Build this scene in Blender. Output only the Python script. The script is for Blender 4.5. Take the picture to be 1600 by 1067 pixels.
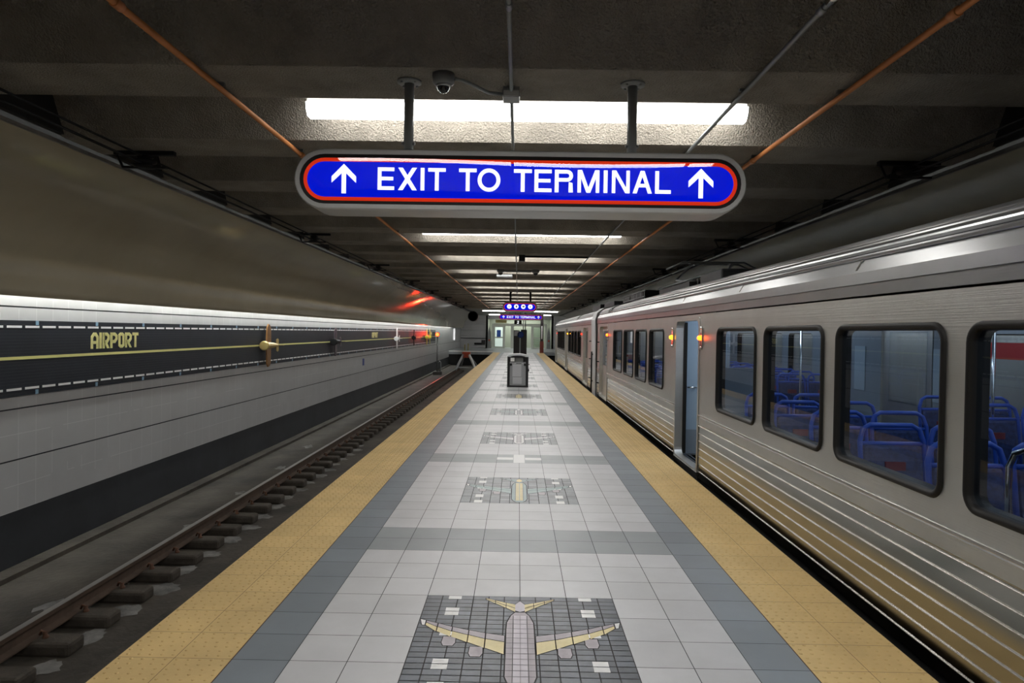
import bpy, bmesh, math, random
from mathutils import Vector, Matrix

# ------------------------------------------------------------------ clear, camera, world, exposure
for o in list(bpy.data.objects):
    bpy.data.objects.remove(o)
sc = bpy.context.scene
COL = sc.collection
R = math.radians
random.seed(7)

CAM_H = 1.7527
cd = bpy.data.cameras.new('camera')
cd.sensor_width = 36.0
cd.lens = 36.0 * 1055.88 / 1600.0
cd.clip_start = 0.05
cd.clip_end = 300
cam = bpy.data.objects.new('camera', cd)
COL.objects.link(cam)
yaw, pitch, roll = -0.0091, -0.0141, 0.0157
fw = Vector((math.sin(yaw) * math.cos(pitch), math.cos(yaw) * math.cos(pitch), math.sin(pitch)))
rt = Vector((math.cos(yaw), -math.sin(yaw), 0))
up = rt.cross(fw)
r2 = rt * math.cos(roll) + up * math.sin(roll)
u2 = -rt * math.sin(roll) + up * math.cos(roll)
m = Matrix((r2, u2, -fw)).transposed().to_4x4()
m.translation = Vector((-0.0384, 0, CAM_H))
cam.matrix_world = m
sc.camera = cam

w = bpy.data.worlds.new('world')
sc.world = w
w.use_nodes = True
bgn = w.node_tree.nodes['Background']
bgn.inputs[0].default_value = (0.55, 0.53, 0.48, 1)
bgn.inputs[1].default_value = 0.012

sc.view_settings.view_transform = 'Standard'
sc.view_settings.look = 'None'
sc.view_settings.exposure = 0.0
sc.view_settings.gamma = 1.0
sc.view_settings.use_curve_mapping = False
sc.cycles.use_denoising = True
sc.cycles.max_bounces = 8
sc.cycles.diffuse_bounces = 4
sc.cycles.glossy_bounces = 4
sc.cycles.transparent_max_bounces = 16
sc.cycles.sample_clamp_indirect = 6.0
sc.cycles.use_light_tree = True

LAMP = 19.0        # ceiling fixtures
COVE = 38.0         # hidden strip over the track wall
T = 0.3048         # tile
A0 = 4.449         # far edge of the nearest mosaic
ORD = ['nearest', 'second', 'third', 'fourth', 'fifth', 'sixth', 'seventh', 'eighth', 'ninth', 'tenth', 'eleventh', 'twelfth',
       'thirteenth', 'fourteenth', 'fifteenth', 'sixteenth', 'seventeenth', 'eighteenth', 'nineteenth', 'twentieth']

# ------------------------------------------------------------------ materials
def nodes_of(mt):
    nt = mt.node_tree
    return nt, nt.nodes, nt.links, nt.nodes['Principled BSDF']

def mat(name, col, rough=0.6, metal=0.0, var=0.0, vscale=3.0, bump=0.0, bscale=60.0, bdist=0.01, stretch=None,
        emit=None, es=0.0, spec=0.5, coat=0.0, rvar=0.0, col2=None):
    mt = bpy.data.materials.new(name)
    mt.use_nodes = True
    nt, N, L, b = nodes_of(mt)
    b.inputs['Base Color'].default_value = (*col, 1)
    b.inputs['Roughness'].default_value = rough
    b.inputs['Metallic'].default_value = metal
    b.inputs['Specular IOR Level'].default_value = spec
    b.inputs['Coat Weight'].default_value = coat
    if emit:
        b.inputs['Emission Color'].default_value = (*emit, 1)
        b.inputs['Emission Strength'].default_value = es
    geo = N.new('ShaderNodeNewGeometry')
    mp = N.new('ShaderNodeMapping')
    L.new(geo.outputs['Position'], mp.inputs[0])
    if stretch:
        mp.inputs['Scale'].default_value = stretch
    if var > 0 or col2:
        n = N.new('ShaderNodeTexNoise')
        n.inputs['Scale'].default_value = vscale
        n.inputs['Detail'].default_value = 6
        n.inputs['Roughness'].default_value = 0.65
        L.new(mp.outputs[0], n.inputs['Vector'])
        r = N.new('ShaderNodeValToRGB')
        r.color_ramp.elements[0].position = 0.32
        r.color_ramp.elements[1].position = 0.68
        c1 = [max(0, c * (1 - var)) for c in col]
        c2 = list(col2) if col2 else [min(1, c * (1 + var)) for c in col]
        r.color_ramp.elements[0].color = (*c1, 1)
        r.color_ramp.elements[1].color = (*c2, 1)
        L.new(n.outputs[0], r.inputs[0])
        L.new(r.outputs[0], b.inputs['Base Color'])
        if rvar > 0:
            mr = N.new('ShaderNodeMapRange')
            mr.inputs['To Min'].default_value = rough - rvar
            mr.inputs['To Max'].default_value = rough + rvar
            L.new(n.outputs[0], mr.inputs['Value'])
            L.new(mr.outputs[0], b.inputs['Roughness'])
    if bump > 0:
        n2 = N.new('ShaderNodeTexNoise')
        n2.inputs['Scale'].default_value = bscale
        n2.inputs['Detail'].default_value = 4
        L.new(mp.outputs[0], n2.inputs['Vector'])
        bp = N.new('ShaderNodeBump')
        bp.inputs['Strength'].default_value = bump
        bp.inputs['Distance'].default_value = bdist
        L.new(n2.outputs[0], bp.inputs['Height'])
        L.new(bp.outputs[0], b.inputs['Normal'])
    return mt

def math_node(N, op, a=None, b=None):
    n = N.new('ShaderNodeMath')
    n.operation = op
    for i, v in enumerate((a, b)):
        if v is None:
            continue
        if isinstance(v, (int, float)):
            n.inputs[i].default_value = v
        else:
            n.id_data.links.new(v, n.inputs[i])
    return n.outputs[0]

def tile_variation(mt, sx, sy, ox, oy, amount, axes='XY'):
    """each tile a touch lighter or darker than its neighbours"""
    nt, N, L, b = nodes_of(mt)
    geo = N.new('ShaderNodeNewGeometry')
    sp = N.new('ShaderNodeSeparateXYZ')
    L.new(geo.outputs['Position'], sp.inputs[0])
    u = math_node(N, 'FLOOR', math_node(N, 'DIVIDE', math_node(N, 'SUBTRACT', sp.outputs[axes[0]], ox), sx))
    v = math_node(N, 'FLOOR', math_node(N, 'DIVIDE', math_node(N, 'SUBTRACT', sp.outputs[axes[1]], oy), sy))
    cb = N.new('ShaderNodeCombineXYZ')
    L.new(u, cb.inputs[0]); L.new(v, cb.inputs[1])
    wn = N.new('ShaderNodeTexWhiteNoise')
    wn.noise_dimensions = '2D'
    L.new(cb.outputs[0], wn.inputs['Vector'])
    mr = N.new('ShaderNodeMapRange')
    mr.inputs['To Min'].default_value = 1 - amount
    mr.inputs['To Max'].default_value = 1 + amount
    L.new(wn.outputs['Value'], mr.inputs['Value'])
    mx = N.new('ShaderNodeVectorMath'); mx.operation = 'MULTIPLY'
    old = b.inputs['Base Color'].links
    if old:
        L.new(old[0].from_socket, mx.inputs[0])
    else:
        mx.inputs[0].default_value = b.inputs['Base Color'].default_value[:3]
    L.new(mr.outputs[0], mx.inputs[1])
    L.new(mx.outputs[0], b.inputs['Base Color'])

M = {}
M['tile_light'] = mat('tile_light', (0.53, 0.53, 0.54), 0.42, var=0.07, vscale=1.7, bump=0.12, bscale=25, bdist=0.002)
tile_variation(M['tile_light'], T, T, 0, A0, 0.05)
M['tile_grey'] = mat('tile_grey', (0.20, 0.225, 0.25), 0.42, var=0.10, vscale=1.3, bump=0.12, bscale=25, bdist=0.002)
tile_variation(M['tile_grey'], T, T, 0, A0, 0.08)
M['tile_band'] = mat('tile_band', (0.27, 0.29, 0.30), 0.42, var=0.08, vscale=1.3, bump=0.12, bscale=25, bdist=0.002)
tile_variation(M['tile_band'], T, T, 0, A0, 0.08)
M['grout'] = mat('grout', (0.05, 0.05, 0.052), 0.9)
M['tactile'] = mat('tactile', (0.62, 0.44, 0.19), 0.62, var=0.10, vscale=2.2, bump=0.2, bscale=90, bdist=0.002)
tile_variation(M['tactile'], T, T, 0, A0, 0.03)
M['mos_dark'] = mat('mos_dark', (0.078, 0.092, 0.112), 0.35, var=0.22, vscale=9)
tile_variation(M['mos_dark'], 0.1016, 0.061, 0, A0, 0.2)
M['mos_grey'] = mat('mos_grey', (0.20, 0.215, 0.23), 0.35, var=0.2, vscale=9)
tile_variation(M['mos_grey'], 0.1016, 0.061, 0, A0, 0.3)
M['mos_white'] = mat('mos_white', (0.66, 0.66, 0.65), 0.35)
M['mos_yellow'] = mat('mos_yellow', (0.60, 0.50, 0.22), 0.35, var=0.1, vscale=8)
M['mos_lilac'] = mat('mos_lilac', (0.29, 0.255, 0.28), 0.35, var=0.1, vscale=8)
M['mos_pale'] = mat('mos_pale', (0.44, 0.40, 0.45), 0.35, var=0.1, vscale=8)
M['mos_teal'] = mat('mos_teal', (0.22, 0.30, 0.30), 0.35, var=0.1, vscale=8)
M['mos_brown'] = mat('mos_brown', (0.10, 0.09, 0.065), 0.35, var=0.1, vscale=8)
M['concrete'] = mat('ceiling_concrete', (0.275, 0.25, 0.21), 0.9, var=0.22, vscale=2.4, bump=1.0, bscale=64, bdist=0.04)
M['slab'] = mat('soffit_plaster', (0.34, 0.33, 0.30), 0.8, var=0.1, vscale=1.5, bump=0.2, bscale=30)
M['vault'] = mat('vault_plaster', (0.45, 0.405, 0.30), 0.13, var=0.08, vscale=0.5, bump=0.012, bscale=1.2, bdist=0.03, spec=0.5)
M['black'] = mat('black_void', (0.006, 0.006, 0.006), 0.9)
M['wall'] = mat('wall_tile', (0.46, 0.46, 0.465), 0.3, var=0.05, vscale=1.1, bump=0.1, bscale=3, bdist=0.005)
M['wallbase'] = mat('dark_wall_base', (0.022, 0.025, 0.03), 0.7, var=0.25, vscale=1.2)
M['bed'] = mat('track_bed', (0.038, 0.031, 0.024), 0.75, var=0.45, vscale=1.1, bump=0.5, bscale=14, bdist=0.02, col2=(0.078, 0.066, 0.052))
M['efflor'] = mat('pale_lime_crust', (0.17, 0.165, 0.16), 0.9, var=0.5, vscale=5, bump=0.6, bscale=30)
M['tie'] = mat('tie_block', (0.055, 0.045, 0.035), 0.8, var=0.3, vscale=9, bump=0.4, bscale=40)
M['rail'] = mat('rail_rust', (0.075, 0.048, 0.033), 0.7, var=0.3, vscale=6)
M['railtop'] = mat('rail_top', (0.33, 0.31, 0.29), 0.35, metal=1.0)
M['rust'] = mat('rust', (0.11, 0.05, 0.028), 0.8, var=0.3, vscale=20)
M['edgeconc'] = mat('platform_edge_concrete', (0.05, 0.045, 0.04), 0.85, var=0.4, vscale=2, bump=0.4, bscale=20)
M['runway'] = mat('runway_panel', (0.014, 0.018, 0.027), 0.5, var=0.2, vscale=1.5, spec=0.3)
M['runyellow'] = mat('runway_yellow', (0.76, 0.72, 0.27), 0.45)
M['letters'] = mat('letter_tile', (0.74, 0.69, 0.29), 0.4, var=0.12, vscale=18)
M['white'] = mat('white_paint', (0.84, 0.84, 0.83), 0.45)
M['bluetick'] = mat('blue_tile', (0.22, 0.36, 0.50), 0.4)
M['wood'] = mat('varnished_wood', (0.30, 0.145, 0.045), 0.35, var=0.35, vscale=5, stretch=(8, 8, 1))
M['brass'] = mat('brass', (0.65, 0.50, 0.20), 0.35, metal=0.6)
M['plum'] = mat('plum_paint', (0.06, 0.035, 0.05), 0.4)
M['blackpaint'] = mat('black_paint', (0.010, 0.010, 0.011), 0.6, spec=0.25)
M['lime'] = mat('lime_yellow', (0.50, 0.55, 0.06), 0.45)
M['blue'] = mat('blue_sign', (0.02, 0.05, 0.25), 0.4)
M['alu'] = mat('aluminium', (0.50, 0.505, 0.50), 0.42, metal=0.2, var=0.05)
M['darkmetal'] = mat('dark_metal', (0.23, 0.24, 0.24), 0.45, metal=0.1)
M['zinc'] = mat('galvanised', (0.24, 0.25, 0.25), 0.4, metal=0.7)
M['orange'] = mat('orange_conduit', (0.50, 0.19, 0.06), 0.5, var=0.15, vscale=4)
M['domewhite'] = mat('camera_housing', (0.17, 0.175, 0.18), 0.45)
M['glassdark'] = mat('smoked_dome', (0.01, 0.01, 0.012), 0.06)
M['lampbody'] = mat('lamp_body', (0.7, 0.7, 0.68), 0.5)
M['lamp'] = mat('fluorescent', (0.9, 0.9, 0.9), 0.5, emit=(1.0, 0.985, 0.955), es=LAMP)
M['cove'] = mat('cove_strip', (0.9, 0.9, 0.9), 0.5, emit=(0.96, 1.0, 0.98), es=COVE)
M['signblue'] = mat('sign_blue', (0.0, 0.003, 0.10), 0.5, emit=(0.0, 0.008, 0.75), es=0.85, spec=0.0)
M['signred'] = mat('sign_red', (0.45, 0.02, 0.01), 0.5, emit=(0.9, 0.045, 0.01), es=0.55, spec=0.0)
M['signwhite'] = mat('sign_white', (0.8, 0.8, 0.8), 0.08, emit=(0.95, 0.98, 1.0), es=1.1, spec=0.0)
M['gasket'] = mat('black_rubber', (0.010, 0.009, 0.008), 0.55, spec=0.25)
M['blackplastic'] = mat('black_plastic', (0.012, 0.012, 0.013), 0.35)
M['greyplastic'] = mat('grey_plastic', (0.33, 0.34, 0.35), 0.4)
M['paper'] = mat('pale_paper', (0.5, 0.51, 0.53), 0.6)
M['interior'] = mat('carriage_lining', (0.21, 0.25, 0.29), 0.5, var=0.04)
M['interiorlight'] = mat('carriage_lining_pale', (0.34, 0.42, 0.48), 0.5)
M['doorblue'] = mat('door_bulkhead', (0.32, 0.42, 0.52), 0.42)
M['carfloor'] = mat('carriage_floor', (0.06, 0.065, 0.075), 0.5)
M['seatfabric'] = mat('seat_fabric', (0.022, 0.042, 0.14), 0.85, var=0.45, vscale=30)
M['seatblue'] = mat('seat_blue', (0.02, 0.085, 0.46), 0.4)
M['seatred'] = mat('seat_red', (0.20, 0.012, 0.03), 0.6)
M['chrome'] = mat('chrome', (0.75, 0.76, 0.77), 0.12, metal=1.0)
M['adred'] = mat('red_panel', (0.38, 0.015, 0.015), 0.5)
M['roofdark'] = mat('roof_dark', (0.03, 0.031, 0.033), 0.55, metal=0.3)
M['shroud'] = mat('pale_shroud', (0.60, 0.62, 0.63), 0.5)
M['trimdark'] = mat('trim_dark', (0.16, 0.15, 0.14), 0.6)
M['orangered'] = mat('orange_red_paint', (0.45, 0.07, 0.03), 0.5)
M['greypaint'] = mat('grey_paint', (0.38, 0.39, 0.40), 0.5)
M['olive'] = mat('ochre_sign', (0.32, 0.27, 0.10), 0.6)
M['doorframe'] = mat('pale_door_frame', (0.66, 0.69, 0.62), 0.45)
M['doorrecess'] = mat('lobby_wall', (0.30, 0.32, 0.26), 0.7)
M['column'] = mat('dark_column', (0.025, 0.02, 0.02), 0.4)
M['maroon'] = mat('maroon', (0.14, 0.03, 0.025), 0.5)
M['carfill'] = mat('carriage_fill', (0.8, 0.8, 0.8), 0.5, emit=(0.78, 0.88, 1.0), es=6.5)  # glow of the strips added inside the carriage
M['amber'] = mat('amber_lens', (0.6, 0.2, 0.02), 0.3, emit=(1.0, 0.085, 0.004), es=11.0)
M['redlens'] = mat('red_lens', (0.6, 0.02, 0.01), 0.3, emit=(1.0, 0.02, 0.004), es=34.0)
M['amberyellow'] = mat('yellow_lens', (0.6, 0.3, 0.02), 0.3, emit=(1.0, 0.36, 0.01), es=6.0)
M['redsmall'] = mat('red_marker_lens', (0.6, 0.02, 0.01), 0.3, emit=(1.0, 0.03, 0.01), es=4.0)

def steel(name, col, rough, bump, hz=160.0, var=0.08):
    """brushed stainless: fine streaks along the car smear reflections up and down"""
    mt = mat(name, col, rough, metal=1.0, var=var, vscale=1.1, rvar=0.05)
    nt, N, L, b = nodes_of(mt)
    geo = N.new('ShaderNodeNewGeometry')
    mp = N.new('ShaderNodeMapping')
    mp.inputs['Scale'].default_value = (1.0, 0.6, hz)
    L.new(geo.outputs['Position'], mp.inputs[0])
    n = N.new('ShaderNodeTexNoise')
    n.inputs['Scale'].default_value = 1.0
    n.inputs['Detail'].default_value = 2
    L.new(mp.outputs[0], n.inputs['Vector'])
    bp = N.new('ShaderNodeBump')
    bp.inputs['Strength'].default_value = bump
    bp.inputs['Distance'].default_value = 0.002
    L.new(n.outputs[0], bp.inputs['Height'])
    L.new(bp.outputs[0], b.inputs['Normal'])
    return mt
M['steel'] = steel('brushed_stainless', (0.56, 0.555, 0.525), 0.42, 0.6)
M['steellow'] = steel('fluted_stainless', (0.36, 0.35, 0.31), 0.17, 0.0, var=0.03)
M['steelbright'] = mat('polished_stainless', (0.72, 0.71, 0.69), 0.2, metal=1.0)
M['bead'] = mat('polished_bead', (0.80, 0.77, 0.75), 0.25, metal=0.9)
M['steelroof'] = steel('roof_stainless', (0.47, 0.475, 0.48), 0.36, 0.15)

def glass(name, tint, rough=0.0, refl=1.0):
    mt = bpy.data.materials.new(name)
    mt.use_nodes = True
    nt = mt.node_tree; N = nt.nodes; L = nt.links
    N.clear()
    out = N.new('ShaderNodeOutputMaterial')
    tr = N.new('ShaderNodeBsdfTransparent'); tr.inputs[0].default_value = (*tint, 1)
    gl = N.new('ShaderNodeBsdfGlossy'); gl.inputs['Roughness'].default_value = rough
    lw = N.new('ShaderNodeLayerWeight')
    fr = math_node(N, 'ADD', math_node(N, 'MULTIPLY', math_node(N, 'POWER', lw.outputs['Facing'], 5.0), 0.95), 0.045)
    mu = math_node(N, 'MULTIPLY', fr, refl)
    mx = N.new('ShaderNodeMixShader')
    L.new(mu, mx.inputs[0]); L.new(tr.outputs[0], mx.inputs[1]); L.new(gl.outputs[0], mx.inputs[2])
    L.new(mx.outputs[0], out.inputs[0])
    return mt
M['glass'] = glass('window_glass', (0.60, 0.66, 0.72))
M['acrylic'] = glass('clear_acrylic', (0.97, 0.97, 0.97))
M['doorglass'] = glass('door_glass', (0.8, 0.85, 0.82))

def wall_grid(mt, ay, sy, oy, sz, oz, strength):
    """thin pale grout lines between wall tiles"""
    nt, N, L, b = nodes_of(mt)
    geo = N.new('ShaderNodeNewGeometry')
    sp = N.new('ShaderNodeSeparateXYZ')
    L.new(geo.outputs['Position'], sp.inputs[0])
    def line(s, off, step, wd):
        f = math_node(N, 'FRACT', math_node(N, 'DIVIDE', math_node(N, 'SUBTRACT', s, off), step))
        return math_node(N, 'LESS_THAN', f, wd / step)
    g = math_node(N, 'MAXIMUM', line(sp.outputs[ay], oy, sy, 0.008), line(sp.outputs['Z'], oz, sz, 0.008))
    nz = N.new('ShaderNodeTexNoise'); nz.inputs['Scale'].default_value = 0.8
    L.new(geo.outputs['Position'], nz.inputs['Vector'])
    g = math_node(N, 'MULTIPLY', math_node(N, 'MULTIPLY', g, strength), math_node(N, 'GREATER_THAN', nz.outputs[0], 0.45))
    mx = N.new('ShaderNodeMix'); mx.data_type = 'RGBA'
    L.new(g, mx.inputs[0])
    L.new(b.inputs['Base Color'].links[0].from_socket, mx.inputs[6])
    mx.inputs[7].default_value = (0.75, 0.75, 0.74, 1)
    L.new(mx.outputs[2], b.inputs['Base Color'])
tile_variation(M['wall'], T, 0.315, 0.05, 0.08, 0.02, axes='YZ')
wall_grid(M['wall'], 'Y', T, 0.05, 0.315, 0.08, 0.45)

# ------------------------------------------------------------------ mesh helpers
def BM():
    return bmesh.new()

def box(bm, x0, x1, y0, y1, z0, z1, mi=0):
    v = [bm.verts.new(p) for p in ((x0, y0, z0), (x1, y0, z0), (x1, y1, z0), (x0, y1, z0), (x0, y0, z1), (x1, y0, z1), (x1, y1, z1), (x0, y1, z1))]
    for f in ((0, 3, 2, 1), (4, 5, 6, 7), (0, 1, 5, 4), (1, 2, 6, 5), (2, 3, 7, 6), (3, 0, 4, 7)):
        q = bm.faces.new([v[i] for i in f]); q.material_index = mi

def quad(bm, pts, mi=0):
    f = bm.faces.new([bm.verts.new(p) for p in pts]); f.material_index = mi
    return f

def prism(bm, poly, axis, a, b, mi=0):
    """closed 2D polygon pushed from a to b along axis; poly is (y,z) for x, (x,z) for y, (x,y) for z"""
    def P(p, t):
        return {'x': (t, p[0], p[1]), 'y': (p[0], t, p[1]), 'z': (p[0], p[1], t)}[axis]
    A = [bm.verts.new(P(p, a)) for p in poly]; B = [bm.verts.new(P(p, b)) for p in poly]
    n = len(poly)
    for fs in (A[::-1], B):
        f = bm.faces.new(fs); f.material_index = mi
    for i in range(n):
        f = bm.faces.new([A[i], A[(i + 1) % n], B[(i + 1) % n], B[i]]); f.material_index = mi

def sheet(bm, prof, axis, a, b, mi=0, smooth=False):
    """open profile swept along an axis"""
    def P(p, t):
        return {'x': (t, p[0], p[1]), 'y': (p[0], t, p[1]), 'z': (p[0], p[1], t)}[axis]
    A = [bm.verts.new(P(p, a)) for p in prof]; B = [bm.verts.new(P(p, b)) for p in prof]
    for i in range(len(prof) - 1):
        f = bm.faces.new([A[i], A[i + 1], B[i + 1], B[i]]); f.material_index = mi; f.smooth = smooth

def tube(bm, pts, r, seg=10, closed=False, mi=0, caps=True):
    pts = [Vector(p) for p in pts]
    n = len(pts); rings = []
    prev = None
    for i, p in enumerate(pts):
        if closed:
            d = (pts[(i + 1) % n] - pts[i - 1]).normalized()
        else:
            d = (pts[min(i + 1, n - 1)] - pts[max(i - 1, 0)]).normalized()
        if prev is None:
            a = Vector((0, 0, 1)) if abs(d.z) < 0.9 else Vector((1, 0, 0))
            u = d.cross(a).normalized()
        else:
            u = (prev - d * prev.dot(d)).normalized()
        prev = u
        v = d.cross(u)
        rr = r[i] if isinstance(r, (list, tuple)) else r
        rings.append([bm.verts.new(p + (u * math.cos(2 * math.pi * k / seg) + v * math.sin(2 * math.pi * k / seg)) * rr) for k in range(seg)])
    for i in range(n if closed else n - 1):
        A, B = rings[i], rings[(i + 1) % n]
        for k in range(seg):
            f = bm.faces.new([A[k], A[(k + 1) % seg], B[(k + 1) % seg], B[k]]); f.smooth = True; f.material_index = mi
    if caps and not closed:
        bm.faces.new(rings[0][::-1]).material_index = mi
        bm.faces.new(rings[-1]).material_index = mi

def lathe(bm, c, prof, axis='z', seg=20, mi=0):
    """prof: (radius, height) along axis from c"""
    rings = []
    for r, h in prof:
        ring = []
        for k in range(seg):
            a = 2 * math.pi * k / seg
            x, y = r * math.cos(a), r * math.sin(a)
            p = {'z': (x, y, h), 'y': (x, h, y), 'x': (h, x, y)}[axis]
            ring.append(bm.verts.new((c[0] + p[0], c[1] + p[1], c[2] + p[2])))
        rings.append(ring)
    for A, B in zip(rings, rings[1:]):
        for k in range(seg):
            f = bm.faces.new([A[k], A[(k + 1) % seg], B[(k + 1) % seg], B[k]]); f.smooth = True; f.material_index = mi
    if prof[0][0] > 1e-5:
        bm.faces.new(rings[0][::-1]).material_index = mi
    if prof[-1][0] > 1e-5:
        bm.faces.new(rings[-1]).material_index = mi

def rrect(cy, cz, hw, hh, r, n=6):
    """rounded rectangle, counter-clockwise, 4*(n+1) points"""
    P = []
    for (sx, sz, a0) in ((1, 1, 0), (-1, 1, 90), (-1, -1, 180), (1, -1, 270)):
        for k in range(n + 1):
            a = R(a0 + 90 * k / n)
            P.append((cy + sx * (hw - r) + r * math.cos(a), cz + sz * (hh - r) + r * math.sin(a)))
    return P

def obj(name, bm, m, parent=None, bevel=0, recalc=True, shift=True):
    if recalc:
        bmesh.ops.recalc_face_normals(bm, faces=bm.faces)
    if parent is not None and shift:
        o_ = parent
        off = Vector((0, 0, 0))
        while o_ is not None:
            off += o_.location
            o_ = o_.parent
        bmesh.ops.translate(bm, verts=bm.verts, vec=-off)
    me = bpy.data.meshes.new(name)
    bm.to_mesh(me); bm.free()
    for x in (m if isinstance(m, (list, tuple)) else [m]):
        me.materials.append(M[x] if isinstance(x, str) else x)
    o = bpy.data.objects.new(name, me)
    COL.objects.link(o)
    if parent is not None:
        o.parent = parent
    if bevel:
        md = o.modifiers.new('bevel', 'BEVEL'); md.width = bevel; md.segments = 2; md.limit_method = 'ANGLE'
    return o

def tag(o, label, cat, group=None):
    o['label'] = label; o['category'] = cat
    if group:
        o['group'] = group
    return o

def thing(name, label, cat, loc=(0, 0, 0), group=None):
    o = bpy.data.objects.new(name, None)
    o.empty_display_size = 0.1
    COL.objects.link(o); o.location = loc
    return tag(o, label, cat, group)

def struct(name, bm, m, **k):
    o = obj(name, bm, m, **k); o['kind'] = 'structure'
    return o

def copy_tree(o, parent=None):
    c = o.copy(); COL.objects.link(c); c.parent = parent
    for ch in list(o.children):
        copy_tree(ch, c)
    return c

# ------------------------------------------------------------------ floor and platform
YS, YE, YC, YW = -8.0, 56.9, 60.0, 72.0      # start, platform end, cross platform, end wall
HW = 2.134
bm = BM()
G = 0.0022
k0 = int((YS - A0) / T)
k1 = int((YE - A0) / T)
for k in range(k0, k1):
    y0, y1 = A0 + k * T + G, A0 + (k + 1) * T - G
    mph = k % 12
    for c in range(-5, 5):
        x0, x1 = c * T + G, (c + 1) * T - G
        if 8 <= mph <= 11 and -2 <= c <= 1 and k < 108:
            continue
        border = c in (-5, 4)
        mi = 1 if border else (2 if mph in (3, 4) else 0)
        quad(bm, ((x0, y0, 0), (x1, y0, 0), (x1, y1, 0), (x0, y1, 0)), mi)
quad(bm, ((-5 * T, YS, -0.004), (5 * T, YS, -0.004), (5 * T, YE, -0.004), (-5 * T, YE, -0.004)), 3)
floor = struct('floor', bm, ['tile_light', 'tile_grey', 'tile_band', 'grout'], recalc=False)

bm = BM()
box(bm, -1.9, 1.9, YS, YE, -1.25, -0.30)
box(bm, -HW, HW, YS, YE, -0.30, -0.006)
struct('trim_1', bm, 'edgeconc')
bm = BM()
box(bm, -6.2, 6.2, YC, YW + 6, -0.30, 0.0)
box(bm, -HW, HW, YE, YC, -0.30, 0.0)
struct('floor_crossing', bm, 'tile_band')
bm = BM()
box(bm, -6.2, 6.2, YC + 0.15, YC + 0.4, -1.3, -0.30)
box(bm, HW - 0.3, HW, YE, YC, -1.3, -0.3); box(bm, -HW, -HW + 0.3, YE, YC, -1.3, -0.3)
struct('trim_2', bm, 'black')

for s, nm in ((-1, 'left'), (1, 'right')):
    t = thing('tactile_strip', 'yellow tactile warning strip along the platform edge, ' + ('beside the empty left track' if s < 0 else 'beside the train'), 'tactile paving', (s * 1.83, 0, 0))
    bm = BM()
    xa, xb = sorted((s * 5 * T + s * 0.002, s * HW))
    ye = YE
    y = A0 + k0 * T
    # three courses of tactile slabs, each slab with its own thin joint
    nc = 2
    while y < ye - 0.01:
        for c in range(nc):
            wa = xa + (xb - xa) * c / nc + 0.0015; wb = xa + (xb - xa) * (c + 1) / nc - 0.0015
            quad(bm, ((wa, y + 0.0015, 0.001), (wb, y + 0.0015, 0.001), (wb, y + T - 0.0015, 0.001), (wa, y + T - 0.0015, 0.001)))
        y += T
    quad(bm, ((xa, YS, -0.004), (xb, YS, -0.004), (xb, ye, -0.004), (xa, ye, -0.004)), 1)
    obj('slab_surface', bm, ['tactile', 'rust'], t, recalc=False)
    bm = BM()
    # truncated domes on the slabs close enough to show them
    y = 2.4
    r0, r1 = 0.0105, 0.006
    j = 0
    while y < 15:
        for i in range(10):
            x = xa + 0.03 + i * (xb - xa - 0.06) / 9 + (0.0 if j % 2 == 0 else 0.015) - 0.0075
            A = [bm.verts.new((x + r0 * math.cos(a * math.pi / 3), y + r0 * math.sin(a * math.pi / 3), 0.001)) for a in range(6)]
            B = [bm.verts.new((x + r1 * math.cos(a * math.pi / 3), y + r1 * math.sin(a * math.pi / 3), 0.0055)) for a in range(6)]
            for q in range(6):
                bm.faces.new([A[q], A[(q + 1) % 6], B[(q + 1) % 6], B[q]])
            bm.faces.new(B)
        y += 0.0508; j += 1
    obj('dome_pattern', bm, 'tactile', t)
    bm = BM(); box(bm, xb - 0.012 if s > 0 else xa, xb if s > 0 else xa + 0.012, YS, ye, -0.05, 0.0)
    obj('edge_angle', bm, 'rust', t)

# airplane mosaics set into the tiles
def outline_poly(bm, pts, z, grow, mi):
    cx = sum(p[0] for p in pts) / len(pts); cy = sum(p[1] for p in pts) / len(pts)
    q = []
    n = len(pts)
    for i in range(n):
        a, b, c = Vector(pts[i - 1]), Vector(pts[i]), Vector(pts[(i + 1) % n])
        d1 = (b - a).normalized(); d2 = (c - b).normalized()
        n1 = Vector((d1.y, -d1.x)); n2 = Vector((d2.y, -d2.x))
        nn = (n1 + n2)
        nn = nn / max(0.5, nn.dot(n1)) if nn.length > 1e-6 else n1
        if nn.length > 2: nn = nn.normalized() * 2
        q.append(b + nn * grow)
    f = bm.faces.new([bm.verts.new((p.x, p.y, z)) for p in q]); f.material_index = mi
    if f.normal.z < 0 or f.calc_area() < 0: pass
    f.normal_update()
    if f.normal.z < 0: f.normal_flip()
    f2 = bm.faces.new([bm.verts.new((p[0], p[1], z + 0.0006)) for p in pts]); f2.material_index = mi + 1
    f2.normal_update()
    if f2.normal.z < 0: f2.normal_flip()

def ccw(pts):
    a = sum(pts[i - 1][0] * pts[i][1] - pts[i][0] * pts[i - 1][1] for i in range(len(pts)))
    return pts if a > 0 else pts[::-1]

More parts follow.
